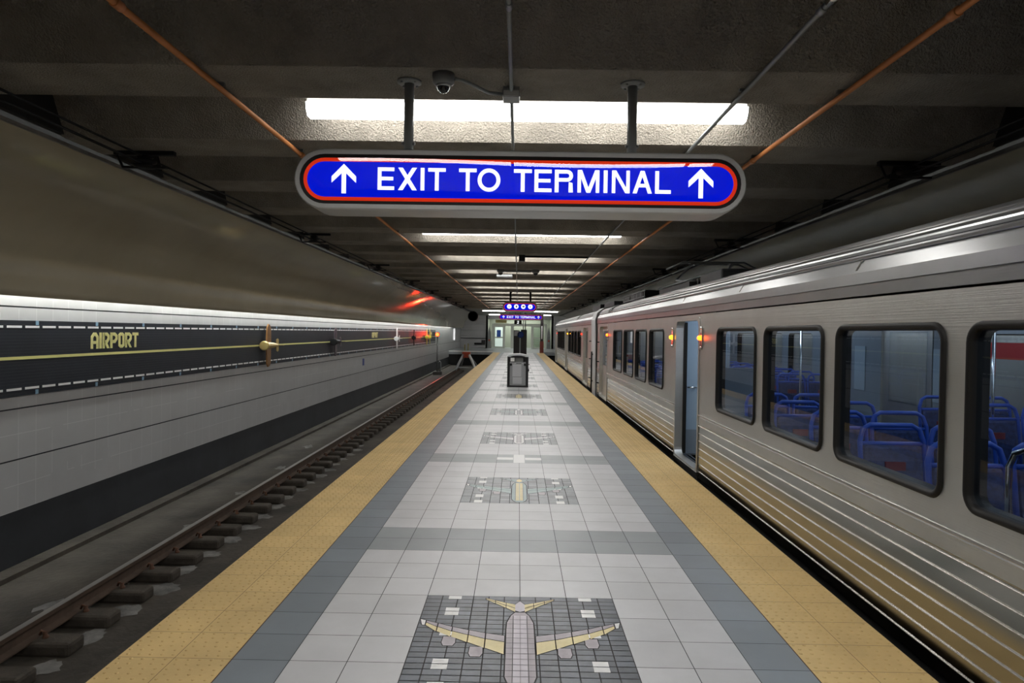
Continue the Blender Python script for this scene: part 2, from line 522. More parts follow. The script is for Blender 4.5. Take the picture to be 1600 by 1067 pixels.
MOS = [('dark slate mosaic of a lilac and yellow four-engined jet, nearest to the camera', 'mos_dark', 'mos_pale', 'mos_lilac', 'mos_yellow', 'mos_lilac', 1),
       ('grey mosaic of a jet with yellow fuselage and teal wings, second from the camera', 'mos_grey', 'mos_yellow', 'mos_teal', 'mos_teal', 'mos_teal', 1),
       ('grey mosaic of a pale airplane just beyond the white cross in the floor', 'mos_grey', 'mos_lilac', 'mos_white', 'mos_white', 'mos_pale', 0),
       ('grey mosaic of a white-striped airplane, fourth along the platform', 'mos_grey', 'mos_dark', 'mos_white', 'mos_teal', 'mos_teal', 0),
       ('mosaic of a dark-winged airplane with ochre fuselage in front of the bin', 'mos_grey', 'mos_yellow', 'mos_yellow', 'mos_brown', 'mos_brown', 0),
       ('grey airplane mosaic partly hidden behind the foot of the bin', 'mos_grey', 'mos_white', 'mos_teal', 'mos_teal', 'mos_teal', 0)]
for i in range(9):
    ytop = A0 + 12 * T * i
    if i < 6:
        lab, bg, f1, f2, wcol, w2, engines = MOS[i]
    else:
        lab, bg, f1, f2, wcol, w2, engines = ('small grey airplane mosaic far along the platform, %s from the camera' % ORD[i], 'mos_grey', 'mos_white', 'mos_teal', 'mos_teal', 'mos_teal', 0)
    t = thing('airplane_mosaic', lab, 'mosaic', (0, ytop, 0), 'airplane mosaics along the platform')
    bm = BM()
    nx, ny = 12, 20
    dx, dy = 4 * T / nx, 4 * T / ny
    for a in range(nx):
        for b in range(ny):
            g = 0.0036
            quad(bm, ((-2 * T + a * dx + g, ytop - (b + 1) * dy + g, 0.0003), (-2 * T + (a + 1) * dx - g, ytop - (b + 1) * dy + g, 0.0003),
                      (-2 * T + (a + 1) * dx - g, ytop - b * dy - g, 0.0003), (-2 * T + a * dx + g, ytop - b * dy - g, 0.0003)))
    obj('background_tiles', bm, bg, t, recalc=False)
    def poly(bm, pts, z=0.0008, grow=0.006):
        outline_poly(bm, ccw([(p[0], ytop - p[1]) for p in pts]), z, grow, 0)
    # white marker tiles in two columns
    for s in (-1, 1):
        for v in (0.0, 0.19, 0.25, 0.47, 0.53, 0.86, 0.92, 1.1, 1.155):
            bm = BM()
            c = s * 0.425
            quad(bm, ((c - 0.042, ytop - v - 0.056, 0.001), (c + 0.042, ytop - v - 0.056, 0.001), (c + 0.042, ytop - v - 0.004, 0.001), (c - 0.042, ytop - v - 0.004, 0.001)))
            obj('marker_tile', bm, 'mos_white', t, recalc=False)
    # fuselage: rows of small tiles, pale in the middle
    bm = BM(); bm2 = BM()
    poly(bm, [(-0.08, 0.48), (-0.078, 0.40), (-0.055, 0.30), (-0.03, 0.25), (0.03, 0.25), (0.055, 0.30), (0.078, 0.40), (0.08, 0.48), (0.08, 1.04), (0.06, 1.12), (0.03, 1.17), (-0.03, 1.17), (-0.06, 1.12), (-0.08, 1.04)], grow=0.008)
    obj('fuselage_edge', bm, ['grout', f2], t, recalc=False)
    for v in range(13):
        va = 0.30 + v * 0.062
        for c in (-1, 1):
            xa_, xb_ = sorted((c * 0.003, c * 0.038))
            quad(bm2, ((xa_, ytop - va - 0.056, 0.0022), (xb_, ytop - va - 0.056, 0.0022), (xb_, ytop - va, 0.0022), (xa_, ytop - va, 0.0022)))
            xa_, xb_ = sorted((c * 0.041, c * 0.044))
            quad(bm2, ((xa_, ytop - va - 0.06, 0.0022), (xb_, ytop - va - 0.06, 0.0022), (xb_, ytop - va, 0.0022), (xa_, ytop - va, 0.0022)), 1)
        quad(bm2, ((-0.08, ytop - va - 0.060, 0.0020), (0.08, ytop - va - 0.060, 0.0020), (0.08, ytop - va - 0.057, 0.0020), (-0.08, ytop - va - 0.057, 0.0020)), 1)
    obj('fuselage', bm2, [f1, 'grout'], t, recalc=False)
    for s in (-1, 1):
        # each wing a leading strip and a trailing strip cut into tapering tiles
        bm = BM()
        R0 = [(0.088, 0.58, 0.655, 0.80), (0.20, 0.55, 0.62, 0.73), (0.30, 0.515, 0.575, 0.665), (0.40, 0.475, 0.53, 0.60), (0.49, 0.43, 0.475, 0.535), (0.565, 0.395, 0.42, 0.455)]
        for p, q in zip(R0, R0[1:]):
            g = 0.003
            poly(bm, [(s * (p[0] + g), p[2] + g), (s * (q[0] - g), q[2] + g), (s * (q[0] - g), q[3]), (s * (p[0] + g), p[3])], grow=0.007)
        obj('wing', bm, ['grout', wcol], t, recalc=False)
        bm = BM()
        for p, q in zip(R0, R0[1:]):
            g = 0.003
            poly(bm, [(s * (p[0] + g), p[1]), (s * (q[0] - g), q[1]), (s * (q[0] - g), q[2] - g), (s * (p[0] + g), p[2] - g)], z=0.0012, grow=0.007)
        obj('wing_flap', bm, ['grout', w2], t, recalc=False)
        bm = BM()
        poly(bm, [(s * 0.57, 0.39), (s * 0.603, 0.375), (s * 0.585, 0.45), (s * 0.57, 0.455)], z=0.001)
        obj('wing_tip', bm, ['grout', 'mos_white'], t, recalc=False)
        if engines:
            for (ex, ey) in ((0.405, 0.60), (0.245, 0.72)):
                bm = BM()
                poly(bm, [(s * (ex - 0.035), ey), (s * (ex + 0.035), ey), (s * (ex + 0.038), ey + 0.075), (s * (ex + 0.026), ey + 0.112), (s * (ex - 0.026), ey + 0.112), (s * (ex - 0.038), ey + 0.075)], z=0.0007, grow=0.005)
                obj('engine', bm, ['grout', 'mos_lilac'], t, recalc=False)
        bm = BM()
        R1 = [(0.03, 0.13, 0.245), (0.09, 0.105, 0.185), (0.16, 0.07, 0.115), (0.225, 0.035, 0.05)]
        for p, q in zip(R1, R1[1:]):
            mid0, mid1 = (p[1] + p[2]) / 2, (q[1] + q[2]) / 2
            poly(bm, [(s * (p[0]), p[1]), (s * (q[0] - 0.004), q[1]), (s * (q[0] - 0.004), mid1 - 0.004), (s * p[0], mid0 - 0.004)], z=0.0011, grow=0.005)
            poly(bm, [(s * (p[0]), mid0 + 0.004), (s * (q[0] - 0.004), mid1 + 0.003), (s * (q[0] - 0.004), q[2]), (s * p[0], p[2])], z=0.0011, grow=0.005)
        obj('tailplane', bm, ['grout', wcol], t, recalc=False)
    bm = BM()
    poly(bm, [(-0.03, 0.13), (0, 0.075), (0.03, 0.13), (0.03, 0.225), (0, 0.245), (-0.03, 0.225)], z=0.0014, grow=0.006)
    obj('tail_cone', bm, ['grout', f1 if f1 != 'mos_dark' else 'mos_white'], t, recalc=False)

bm = BM()
yb = A0 + 16 * T
quad(bm, ((-0.076, yb - 2 * 0.15, 0.0012), (0.076, yb - 2 * 0.15, 0.0012), (0.076, yb + 2 * 0.15, 0.0012), (-0.076, yb + 2 * 0.15, 0.0012)))
for s in (-1, 1):
    xa, xb = sorted((s * 0.082, s * 0.305))
    quad(bm, ((xa, yb - 0.085, 0.0012), (xb, yb - 0.085, 0.0012), (xb, yb + 0.085, 0.0012), (xa, yb + 0.085, 0.0012)))
tag(obj('cross_inlay', bm, 'mos_white', recalc=False), 'white cross of tiles inlaid in the grey band between the second and third mosaics', 'floor inlay')

# ------------------------------------------------------------------ track beds, rails, blocks
BED = -1.28
for s, nm in ((-1, 'left'), (1, 'right')):
    bm = BM()
    xa, xb = sorted((s * 6.2, s * 1.9))
    quad(bm, ((xa, YS, BED), (xb, YS, BED), (xb, YC, BED), (xa, YC, BED)))
    xa, xb = sorted((s * 3.66, s * 3.50))
    box(bm, xa, xb, YS, 52, BED - 0.05, BED + 0.07)
    xa, xb = sorted((s * 6.2, s * 5.98))
    box(bm, xa, xb, YS, YC, BED, BED + 0.06)
    struct('track_bed_' + nm, bm, 'bed')

def rail_prof(x):
    zt = -1.0
    p = [(0.070, -0.17), (0.070, -0.155), (0.012, -0.135), (0.010, -0.05), (0.035, -0.04), (0.036, 0.0)]
    return [(x + a, zt + b) for a, b in p] + [(x - a, zt + b) for a, b in p[::-1]]
RL = [('rail', -4.52, 'rusty steel running rail on the far side of the left track, shiny on top'),
      ('rail', -3.085, 'rusty steel running rail close under the left platform edge'),
      ('rail', 3.07, 'steel running rail beneath the train nearest the platform'),
      ('rail', 4.50, 'steel running rail beneath the far side of the train')]
for n, x, lab in RL:
    t = thing(n, lab, 'rail', (x, 0, -1.17))
    bm = BM(); prism(bm, rail_prof(x), 'y', YS, 51.5 if x < 0 else 56.0)
    obj('rail_web', bm, 'rail', t)
    bm = BM(); box(bm, x - 0.033, x + 0.033, YS, 51.5 if x < 0 else 56.0, -1.0, -0.997)
    obj('rail_head', bm, 'railtop', t)

def make_block():
    t = thing('tie_block', 'brown concrete tie block under the visible running rail of the left track', 'tie block', (-4.52, 0, BED), 'tie blocks under the left track rail')
    bm = BM()
    box(bm, -4.78, -4.09, -0.125, 0.125, BED - 0.01, -1.155)
    obj('block', bm, 'tie', t, bevel=0.035)
    for sx in (1,):
        bm = BM()
        tube(bm, [(-4.40, 0.0, -1.17), (-4.40, 0.0, -1.10), (-4.425, 0, -1.09), (-4.44, 0, -1.13)], 0.013, 8)
        lathe(bm, (-4.385, 0, -1.17), [(0.028, 0), (0.028, 0.03), (0.015, 0.04), (0.013, 0.075)], 'z', 8)
        obj('rail_clip', bm, 'rust', t)
    return t
blk = make_block()
blk.location.y = 4.36
n = 0
for k in range(1, 77):
    c = copy_tree(blk)
    c.location.y = 4.36 + 0.612 * k + random.uniform(-0.02, 0.02)

# pale crust between the blocks
bm = BM()
for k in range(0, 22):
    y = 4.36 + 0.612 * (k + 0.5)
    pts = []
    cx = -4.12 + random.uniform(-0.06, 0.04)
    wx = random.uniform(0.14, 0.23); wy = random.uniform(0.13, 0.20)
    for a in range(22):
        r = random.uniform(0.72, 1.12)
        pts.append((cx + wx * r * math.cos(a * math.pi / 11), y + wy * r * math.sin(a * math.pi / 11)))
    f = bm.faces.new([bm.verts.new((p[0], p[1], BED + 0.004)) for p in pts])
for (cx, y, s) in ((-5.05, 7.2, 0.12), (-4.95, 8.7, 0.08), (-5.0, 10.2, 0.11), (-5.1, 12.3, 0.1), (-5.15, 14.6, 0.14), (-5.4, 17.3, 0.16)):
    pts = []
    for a in range(18):
        r = random.uniform(0.5, 1.2)
        pts.append((cx + s * 0.9 * r * math.cos(a * math.pi / 9), y + s * 1.6 * r * math.sin(a * math.pi / 9)))
    f = bm.faces.new([bm.verts.new((p[0], p[1], BED + 0.004)) for p in pts])
o = obj('mineral_crust', bm, 'efflor', recalc=False)
tag(o, 'patches of pale mineral crust on the left track bed between the tie blocks', 'crust'); o['kind'] = 'stuff'

# ------------------------------------------------------------------ walls, vaults
XW = 6.2
for s, nm in ((-1, 'left'), (1, 'right')):
    bm = BM()
    xo = s * XW
    xa, xb = sorted((xo, xo + s * 0.2))
    zs = [-0.56, 0.08, 0.71, 1.967, 2.75]
    pans = [0, 29.6, 46.1, 62]
    ys = [YS, 13.0, 29.6, 46.1, 60.0, YW]
    for ya, yb_ in zip(ys, ys[1:]):
        for za, zb in zip(zs, zs[1:]):
            if za == zs[3]: zb = 2.75
            box(bm, xa, xb, ya + (0.008 if ya in (29.6, 46.1, 60.0) else 0), yb_ - (0.008 if yb_ in (29.6, 46.1, 60.0) else 0), za + 0.011, zb - 0.009)
    struct('wall_' + nm, bm, 'wall')
    bm = BM()
    xa, xb = sorted((xo + s * 0.012, xo + s * 0.26))
    box(bm, xa, xb, YS, YW, BED - 0.02, 2.8)
    struct('wall_backing_' + nm, bm, 'wallbase')
    # curved vault above the track
    bm = BM()
    prof = []
    for i in range(25):
        th = R(90 * i / 24 * 0.93)
        prof.append((s * (5.9 - 1.45 * (1 - math.cos(th)) / (1 - math.cos(R(83.7)))), 2.083 + 1.402 * math.sin(th) / math.sin(R(83.7))))
    prof = [(s * 5.93, 2.25), (s * 5.93, 2.083)] + prof
    sheet(bm, prof, 'y', YS, YW, smooth=True)
    o = struct('wall_upper_' + nm, bm, 'vault')
    bm = BM(); xa, xb = sorted((s * 4.45, s * 4.42))
    box(bm, xa, xb, YS, YW, 3.478, 3.51)
    struct('trim_%d' % (3 if s < 0 else 4), bm, 'trimdark')
    bm = BM()
    xa, xb = sorted((s * 4.28, s * 6.5))
    box(bm, xa, xb, YS, YW, 4.3, 4.4)
    xa, xb = sorted((s * 6.4, s * 6.5)); box(bm, xa, xb, YS, YW, 2.7, 4.3)
    xa, xb = sorted((s * 4.28, s * 4.34)); box(bm, xa, xb, YS, YW, 3.52, 4.4)
    struct('ceiling_void_' + nm, bm, 'black')
    bm = BM()
    xa, xb = sorted((s * 5.96, s * 6.04))
    box(bm, xa, xb, YS, 62, 2.44, 2.48)
    o = obj('cove_light', bm, 'cove')
    tag(o, 'hidden white strip light washing the top of the ' + nm + ' tiled wall', 'light')

# ------------------------------------------------------------------ ceiling
E0, P0 = 5.13, 1.76
bm = BM()
prof = []
k = -8
while E0 + P0 * k < 51:
    e = E0 + P0 * k
    prof += [(e - 0.62, 3.5), (e, 3.5), (e + 0.10, 3.92), (e + 0.92, 3.92)]
    k += 1
YCE = E0 + P0 * (k - 1)
sheet(bm, prof, 'x', -4.31, 4.31)
struct('ceiling', bm, 'concrete', recalc=False)
bm = BM()
box(bm, -4.15, 4.15, YCE + 0.3, YW + 6, 3.5, 3.9)
struct('ceiling_lobby', bm, 'slab')
bm = BM()
box(bm, -4.2, 4.2, YS, YW, 4.0, 4.05)
struct('ceiling_deck', bm, 'black')

# fluorescent fixtures
def make_fixture(y, z=3.62, hl=1.89):
    t = thing('ceiling_light', '', 'ceiling light', (0, y, z), 'long fluorescent fixtures across the ceiling bays')
    bm = BM()
    pr = [(-0.10, 3.70), (-0.085, 3.64), (-0.045, 3.595), (0.045, 3.595), (0.085, 3.64), (0.10, 3.70)]
    prism(bm, [(y + a, b) for a, b in pr], 'x', -hl, hl)
    obj('diffuser', bm, 'lamp', t)
    bm = BM()
    box(bm, -hl, hl, y - 0.07, y + 0.07, 3.701, 3.77)
    for x in (-1.5, -0.5, 0.5, 1.5):
        box(bm, x - 0.03, x + 0.03, y - 0.03, y + 0.03, 3.77, 3.92)
    obj('housing', bm, 'lampbody', t)
    for s in (-1, 1):
        bm = BM()
        prism(bm, [(y + a * 1.03, 3.65 + (b - 3.65) * 1.03) for a, b in pr], 'x', s * (hl + 0.001), s * (hl + 0.012))
        obj('end_cap', bm, 'lampbody', t)
    return t
f0 = make_fixture(E0 + 0.77)
k = 0
labs = {}
for k in range(-3, 13):
    t = f0 if k == 0 else copy_tree(f0)
    t.location.y = E0 + 0.77 + 3.52 * k
    if k == 0:
        t['label'] = 'bright white fluorescent fixture fully visible above the large blue exit sign'
    elif k > 0:
        t['label'] = 'long fluorescent fixture in a ceiling bay, %s behind the large exit sign' % ORD[k - 1].replace('nearest', 'first')
    else:
        t['label'] = 'long fluorescent fixture behind the viewer, %s back from the large exit sign' % ORD[-k - 1].replace('nearest', 'first')
bm = BM()
for (y, nm) in ((56.0, 'nearer'), (68.0, 'farther')):
    bm = BM()
    box(bm, -3.0, 3.2, y - 0.12, y + 0.12, 3.44, 3.5)
    o = obj('linear_light', bm, 'lamp')
    tag(o, nm + ' of two long white linear lights on the ceiling before the end doors', 'ceiling light', 'linear lights at the far end')

# ------------------------------------------------------------------ conduits
def conduit(x, z, r, m, name, label, cat='conduit', y0=-6, y1=51, coup=3.05):
    t = thing(name, label, cat, (x, 0, z))
    bm = BM(); tube(bm, [(x, y0, z), (x, y1, z)], r, 10)
    obj('pipe', bm, m, t)
    y = y0 + 0.4
    while y < y1:
        bm = BM(); tube(bm, [(x, y, z), (x, y + 0.07, z)], r * 1.35, 10)
        obj('coupling', bm, m, t)
        y += coup
    k = -2
    while E0 + P0 * k < min(y1, 50):
        y = E0 + P0 * k - 0.3
        bm = BM(); box(bm, x - 0.03, x + 0.03, y - 0.012, y + 0.012, z + r * 0.9, 3.5)
        obj('strap', bm, 'zinc', t)
        k += 1
    return t
conduit(-2.19, 3.455, 0.021, 'orange', 'electrical_conduit', 'thin orange conduit running along the ceiling on the left of the sign')
conduit(2.22, 3.455, 0.021, 'orange', 'electrical_conduit', 'thin orange conduit running along the ceiling on the right of the sign')
conduit(-0.115, 3.472, 0.0135, 'zinc', 'electrical_conduit', 'thin grey conduit running along the middle of the ceiling')
t = conduit(1.53, 3.468, 0.016, 'zinc', 'electrical_conduit', 'dark grey conduit along the ceiling between the middle and right orange conduit')
bm = BM(); tube(bm, [(1.53, 3.35, 3.468), (1.53, 3.50, 3.468)], 0.028, 8); tube(bm, [(1.53, 3.43, 3.468), (1.56, 3.43, 3.50)], 0.02, 8)
obj('fitting', bm, 'chrome', t)

# junction box, dome camera near the sign
t = thing('junction_box', 'small grey junction box on the middle ceiling conduit above the exit sign', 'junction box', (-0.115, 4.9, 3.5))
bm = BM(); box(bm, -0.175, -0.055, 4.83, 4.97, 3.425, 3.5); obj('box', bm, 'darkmetal', t, bevel=0.004)
bm = BM(); box(bm, -0.17, -0.06, 4.822, 4.83, 3.43, 3.47); obj('cover', bm, 'alu', t)

def dome_camera(x, y, label, r=0.075, parts=True):
    t = thing('dome_camera', label, 'security camera', (x, y, 3.5))
    bm = BM(); lathe(bm, (x, y, 3.5), [(r, 0), (r, -0.05), (r * 0.93, -0.065), (r * 0.72, -0.075)], 'z', 24)
    obj('housing', bm, 'domewhite', t)
    bm = BM(); lathe(bm, (x, y, 3.5), [(r * 0.62, -0.07)] + [(r * 0.62 * math.cos(R(a)), -0.075 - r * 0.75 * math.sin(R(a))) for a in (0, 20, 40, 60, 75, 88)], 'z', 24)
    obj('dome', bm, 'glassdark', t)
    bm = BM(); lathe(bm, (x, y, 3.5), [(r * 0.62, -0.074), (r * 0.7, -0.078), (r * 0.7, -0.088), (r * 0.62, -0.09)], 'z', 24)
    obj('ring', bm, 'alu', t)
    return t
dome_camera(-0.575, 4.62, 'grey dome security camera on the ceiling left of the junction box')
bm = BM(); tube(bm, [(-0.50, 4.62, 3.47), (-0.44, 4.63, 3.46), (-0.36, 4.72, 3.455), (-0.28, 4.84, 3.455), (-0.175, 4.87, 3.455)], 0.013, 8)
tag(obj('camera_cable', bm, 'darkmetal'), 'dark flexible cable from the dome camera to the junction box', 'cable')
dome_camera(-0.56, 19.0, 'left one of two small dark dome cameras farther along the ceiling', 0.11)
dome_camera(0.42, 19.0, 'right one of two small dark dome cameras farther along the ceiling', 0.11)
bm = BM(); tube(bm, [(-0.45, 19.0, 3.46), (0.31, 19.0, 3.46)], 0.03, 8)
tag(obj('camera_bar', bm, 'darkmetal'), 'dark tube joining the two far dome cameras', 'conduit')
t = thing('speaker_box', 'small black box hanging from the ceiling with a thin bar to its right', 'box', (0.02, 15.4, 3.5))
bm = BM(); box(bm, -0.05, 0.09, 15.3, 15.5, 3.36, 3.5); obj('box', bm, 'blackpaint', t)
bm = BM(); tube(bm, [(0.09, 15.4, 3.47), (1.53, 15.4, 3.47)], 0.02, 8); obj('bar', bm, 'blackpaint', t)
bm = BM(); box(bm, -0.72, -0.25, 20.4, 20.95, 3.42, 3.5)
tag(obj('ceiling_panel', bm, 'zinc'), 'small grey flat box on the ceiling behind the two far dome cameras', 'box')

# overhead conductor and its dark hangers over each track
for s, nm in ((-1, 'left'), (1, 'right')):
    x = s * 3.8
    zc = 3.37
    t = thing('overhead_wire', 'black overhead contact wire above the %s track' % nm, 'overhead wire', (x, 0, zc))
    bm = BM(); tube(bm, [(x, YS, zc), (x, 55, zc)], 0.012, 6); obj('contact_wire', bm, 'blackpaint', t)
    bm = BM(); tube(bm, [(x, YS, zc + 0.075), (x, 55, zc + 0.075)], 0.01, 6); obj('feeder_wire', bm, 'blackpaint', t)
    proto = None
    ysb = [6.75, 12.35, 18.0, 23.6, 29.2, 34.8, 40.4, 46.0]
    for i, y in enumerate(ysb):
        lab = 'dark insulated hanger holding the overhead wire above the %s track, %s from the viewer' % (nm, ORD[i])
        if proto is None:
            t = thing('wire_hanger', lab, 'hanger', (x, y, 3.5), 'overhead wire hangers above the %s track' % nm)
            bm = BM(); box(bm, x - 0.30, x + 0.30, y - 0.03, y + 0.03, 3.46, 3.499); obj('cross_arm', bm, 'blackpaint', t)
            bm = BM(); lathe(bm, (x, y, 3.33), [(0.03, 0), (0.10, 0.01), (0.10, 0.03), (0.05, 0.04), (0.11, 0.06), (0.11, 0.08), (0.05, 0.09), (0.08, 0.11), (0.03, 0.135)], 'z', 16); obj('insulator', bm, 'blackpaint', t)
            bm = BM(); box(bm, x - 0.22, x + 0.22, y - 0.02, y + 0.02, 3.33, 3.35); tube(bm, [(x - 0.22, y, 3.34), (x - 0.28, y, 3.46)], 0.012, 6); obj('clamp_arm', bm, 'blackpaint', t)
            proto = t
        else:
            t = copy_tree(proto); t.location.y = y; t['label'] = lab

# ------------------------------------------------------------------ lettering helpers
def ribbon(pts, t, closed=False):
    """2D polyline thickened to quads"""
    P = [Vector(p) for p in pts]; n = len(P); L_, R_ = [], []
    for i in range(n):
        a = P[i - 1] if (i > 0 or closed) else None
        c = P[(i + 1) % n] if (i < n - 1 or closed) else None
        b = P[i]
        d1 = (b - a).normalized() if a is not None else None
        d2 = (c - b).normalized() if c is not None else None
        if d1 is None: d1 = d2
        if d2 is None: d2 = d1
        n1 = Vector((-d1.y, d1.x)); n2 = Vector((-d2.y, d2.x))
        nn = n1 + n2
        nn = nn / max(0.35, nn.dot(n1))
        L_.append(b + nn * t / 2); R_.append(b - nn * t / 2)
    out = []
    for i in range(n if closed else n - 1):
        j = (i + 1) % n
        out.append([R_[i], R_[j], L_[j], L_[i]])
    return out

def rectp(x0, y0, x1, y1):
    return [(x0, y0), (x1, y0), (x1, y1), (x0, y1)]

def arc(cx, cy, rx, ry, a0, a1, n=10):
    return [(cx + rx * math.cos(R(a0 + (a1 - a0) * k / n)), cy + ry * math.sin(R(a0 + (a1 - a0) * k / n))) for k in range(n + 1)]

def glyph(ch, w, h, t):
    if ch == 'E': return [rectp(0, 0, t, h), rectp(t, 0, w, t * .95), rectp(t, h - t * .95, w, h), rectp(t, h / 2 - t * .42, w * .94, h / 2 + t * .5)]
    if ch == 'X':
        q = t * 1.22
        return [[(0, 0), (q, 0), (w, h), (w - q, h)], [(w - q, 0), (w, 0), (q, h), (0, h)]]
    if ch == 'I': return [rectp(0, 0, w, h)]
    if ch == 'T': return [rectp(w / 2 - t / 2, 0, w / 2 + t / 2, h - t * .95), rectp(0, h - t * .95, w, h)]
    if ch == 'L': return [rectp(0, 0, t, h), rectp(t, 0, w, t * .95)]
    if ch == 'O': return ribbon([(w / 2 + (w / 2 - t / 2) * math.cos(R(a)), h / 2 + (h / 2 - t / 2 + h * .015) * math.sin(R(a))) for a in range(0, 360, 12)], t, True)
    if ch == 'N': return [rectp(0, 0, t, h), rectp(w - t, 0, w, h), [(t * .9, h), (0, h), (w - t, 0), (w, 0)]] if False else [rectp(0, 0, t * .9, h), rectp(w - t * .9, 0, w, h), [(w - t * 1.1, 0), (w - .1 * t, 0), (t * 1.1, h), (t * .1, h)]]
    if ch == 'M': return [rectp(0, 0, t * .9, h), rectp(w - t * .9, 0, w, h), [(w / 2 - t * .5, 0), (w / 2 + t * .5, 0), (t * 1.15, h), (t * .1, h)], [(w / 2 - t * .5, 0), (w / 2 + t * .5, 0), (w - t * .1, h), (w - t * 1.15, h)]]
    if ch == 'A': return [[(0, 0), (t * 1.05, 0), (w / 2 + t * .5, h), (w / 2 - t * .5, h)], [(w - t * 1.05, 0), (w, 0), (w / 2 + t * .5, h), (w / 2 - t * .5, h)], rectp(w * .22, h * .27, w * .78, h * .27 + t * .9)]
    if ch == 'R':
        r = (h * .53 - t) / 2 + t / 2 - t / 2
        cy = h - t / 2 - r
        pts = [(t * .5, h - t / 2), (w - t / 2 - r, h - t / 2)] + arc(w - t / 2 - r, cy, r, r, 80, -80, 10) + [(w - t / 2 - r, h - t / 2 - 2 * r), (t * .5, h - t / 2 - 2 * r)]
        return [rectp(0, 0, t, h)] + ribbon(pts, t * .95) + [[(w - t * 1.15, 0), (w, 0), (w - t * .15, h * .42), (w - t * 1.1, h * .46)]]
    if ch == '2':
        return ribbon([(t / 2, h * .7)] + arc(w / 2, h * .7, w / 2 - t / 2, h * .3 - t / 2, 160, -30, 10) + [(t * .6, t * .6), (w, t * .6)], t)
    return []

def tile_glyph(ch, w, h, t):
    c = w * .28
    if ch == 'I': return ribbon([(w / 2, 0), (w / 2, h)], w)
    if ch == 'A': return ribbon([(t / 2, 0), (t / 2, h * .72), (w * .38, h - t / 2), (w * .62, h - t / 2), (w - t / 2, h * .72), (w - t / 2, 0)], t) + [rectp(t, h * .30, w - t, h * .48)]
    if ch == 'O': return ribbon([(t / 2, h * .18), (t / 2, h * .82), (w * .35, h - t / 2), (w * .65, h - t / 2), (w - t / 2, h * .82), (w - t / 2, h * .18), (w * .65, t / 2), (w * .35, t / 2)], t, True)
    bowl = ribbon([(t * .5, h - t / 2), (w * .62, h - t / 2), (w - t / 2, h * .78), (w - t / 2, h * .6), (w * .62, h * .42), (t * .5, h * .42)], t)
    if ch == 'P': return [rectp(0, 0, t, h)] + bowl
    if ch == 'R': return [rectp(0, 0, t, h)] + bowl + [[(w - t * 1.2, 0), (w, 0), (w * .62, h * .36), (w * .25, h * .36)]]
    if ch == 'T': return [rectp(w / 2 - t / 2, 0, w / 2 + t / 2, h * .85), rectp(0, h * .80, w, h)]
    return []

def put_flat(bm, polys, fn, mi=0, want=None):
    for p in polys:
        f = bm.faces.new([bm.verts.new(fn(q[0], q[1])) for q in p]); f.material_index = mi
        if want is not None:
            f.normal_update()
            if f.normal.dot(want) < 0: f.normal_flip()

def stadium(cx, cz, hw, hh, inset=0.0, n=16):
    r = hh - inset
    return [(cx + hw - hh + r * math.cos(R(-90 + 180 * k / n)), cz + r * math.sin(R(-90 + 180 * k / n))) for k in range(n + 1)] + \
           [(cx - hw + hh + r * math.cos(R(90 + 180 * k / n)), cz + r * math.sin(R(90 + 180 * k / n))) for k in range(n + 1)]

def ring_y(bm, A, B, ya, yb, mi=0):
    """band between two loops (x,z): A at y=ya, B at y=yb"""
    a = [bm.verts.new((p[0], ya, p[1])) for p in A]; b = [bm.verts.new((p[0], yb, p[1])) for p in B]
    n = len(a)
    for i in range(n):
        f = bm.faces.new([a[i], a[(i + 1) % n], b[(i + 1) % n], b[i]]); f.material_index = mi

# ------------------------------------------------------------------ hanging signs
FRONT = Vector((0, -1, 0))
def sign_body(t, cx, cz, hw, hh, y0, y1, face='signblue'):
    bm = BM()
    S = lambda i: stadium(cx, cz, hw, hh, i)
    ring_y(bm, S(0.008), S(0), y0, y0 + 0.008)
    ring_y(bm, S(0), S(0), y0 + 0.008, y1 - 0.008)
    ring_y(bm, S(0), S(0.008), y1 - 0.008, y1)
    ring_y(bm, S(0.008), S(0.036), y0, y0)
    ring_y(bm, S(0.036), S(0.036), y0, y0 + 0.02)
    ring_y(bm, S(0.008), S(0.036), y1, y1)
    f = bm.faces.new([bm.verts.new((p[0], y1 - 0.01, p[1])) for p in S(0.034)])
    obj('frame', bm, 'alu', t)
    bm = BM(); ring_y(bm, S(0.036), S(0.060), y0 + 0.006, y0 + 0.012)
    obj('seal', bm, 'gasket', t)
    bm = BM(); ring_y(bm, S(0.060), S(0.085), y0 + 0.012, y0 + 0.012)
    for f in bm.faces:
        f.normal_update()
        if f.normal.dot(FRONT) < 0: f.normal_flip()
    obj('red_border', bm, 'signred', t, recalc=False)
    bm = BM(); f = bm.faces.new([bm.verts.new((p[0], y0 + 0.0125, p[1])) for p in S(0.085)])
    f.normal_update()
    if f.normal.dot(FRONT) < 0: f.normal_flip()
    obj('face', bm, face, t, recalc=False)

def acrylic(t, cx, cz, hw, hh, y):
    # clear front sheet, leaning back a little and not quite flat
    bm = BM(); r_ = hh - 0.058; L_ = hw - hh; cols_ = []
    xs_ = [-(L_ + r_ * math.cos(R(a))) for a in range(4, 90, 8)] + [-L_ + 2 * L_ * i / 60 for i in range(61)] + [L_ + r_ * math.sin(R(a)) for a in range(6, 90, 8)]
    for x in xs_:
        e = max(0.0, abs(x) - L_)
        hz = math.sqrt(max(1e-6, r_ * r_ - e * e))
        cols_.append([bm.verts.new((cx + x, y + 0.0062 + hz * k / 4 * (0.030 + 0.004 * math.sin(2.3 * x + 0.6)), cz + hz * k / 4)) for k in range(-4, 5)])
    for A, B in zip(cols_, cols_[1:]):
        for k in range(8):
            f = bm.faces.new([A[k], B[k], B[k + 1], A[k + 1]]); f.smooth = True
    return obj('acrylic_cover', bm, 'acrylic', t)
SX, SZ, SY = -0.045, 2.776, 4.6
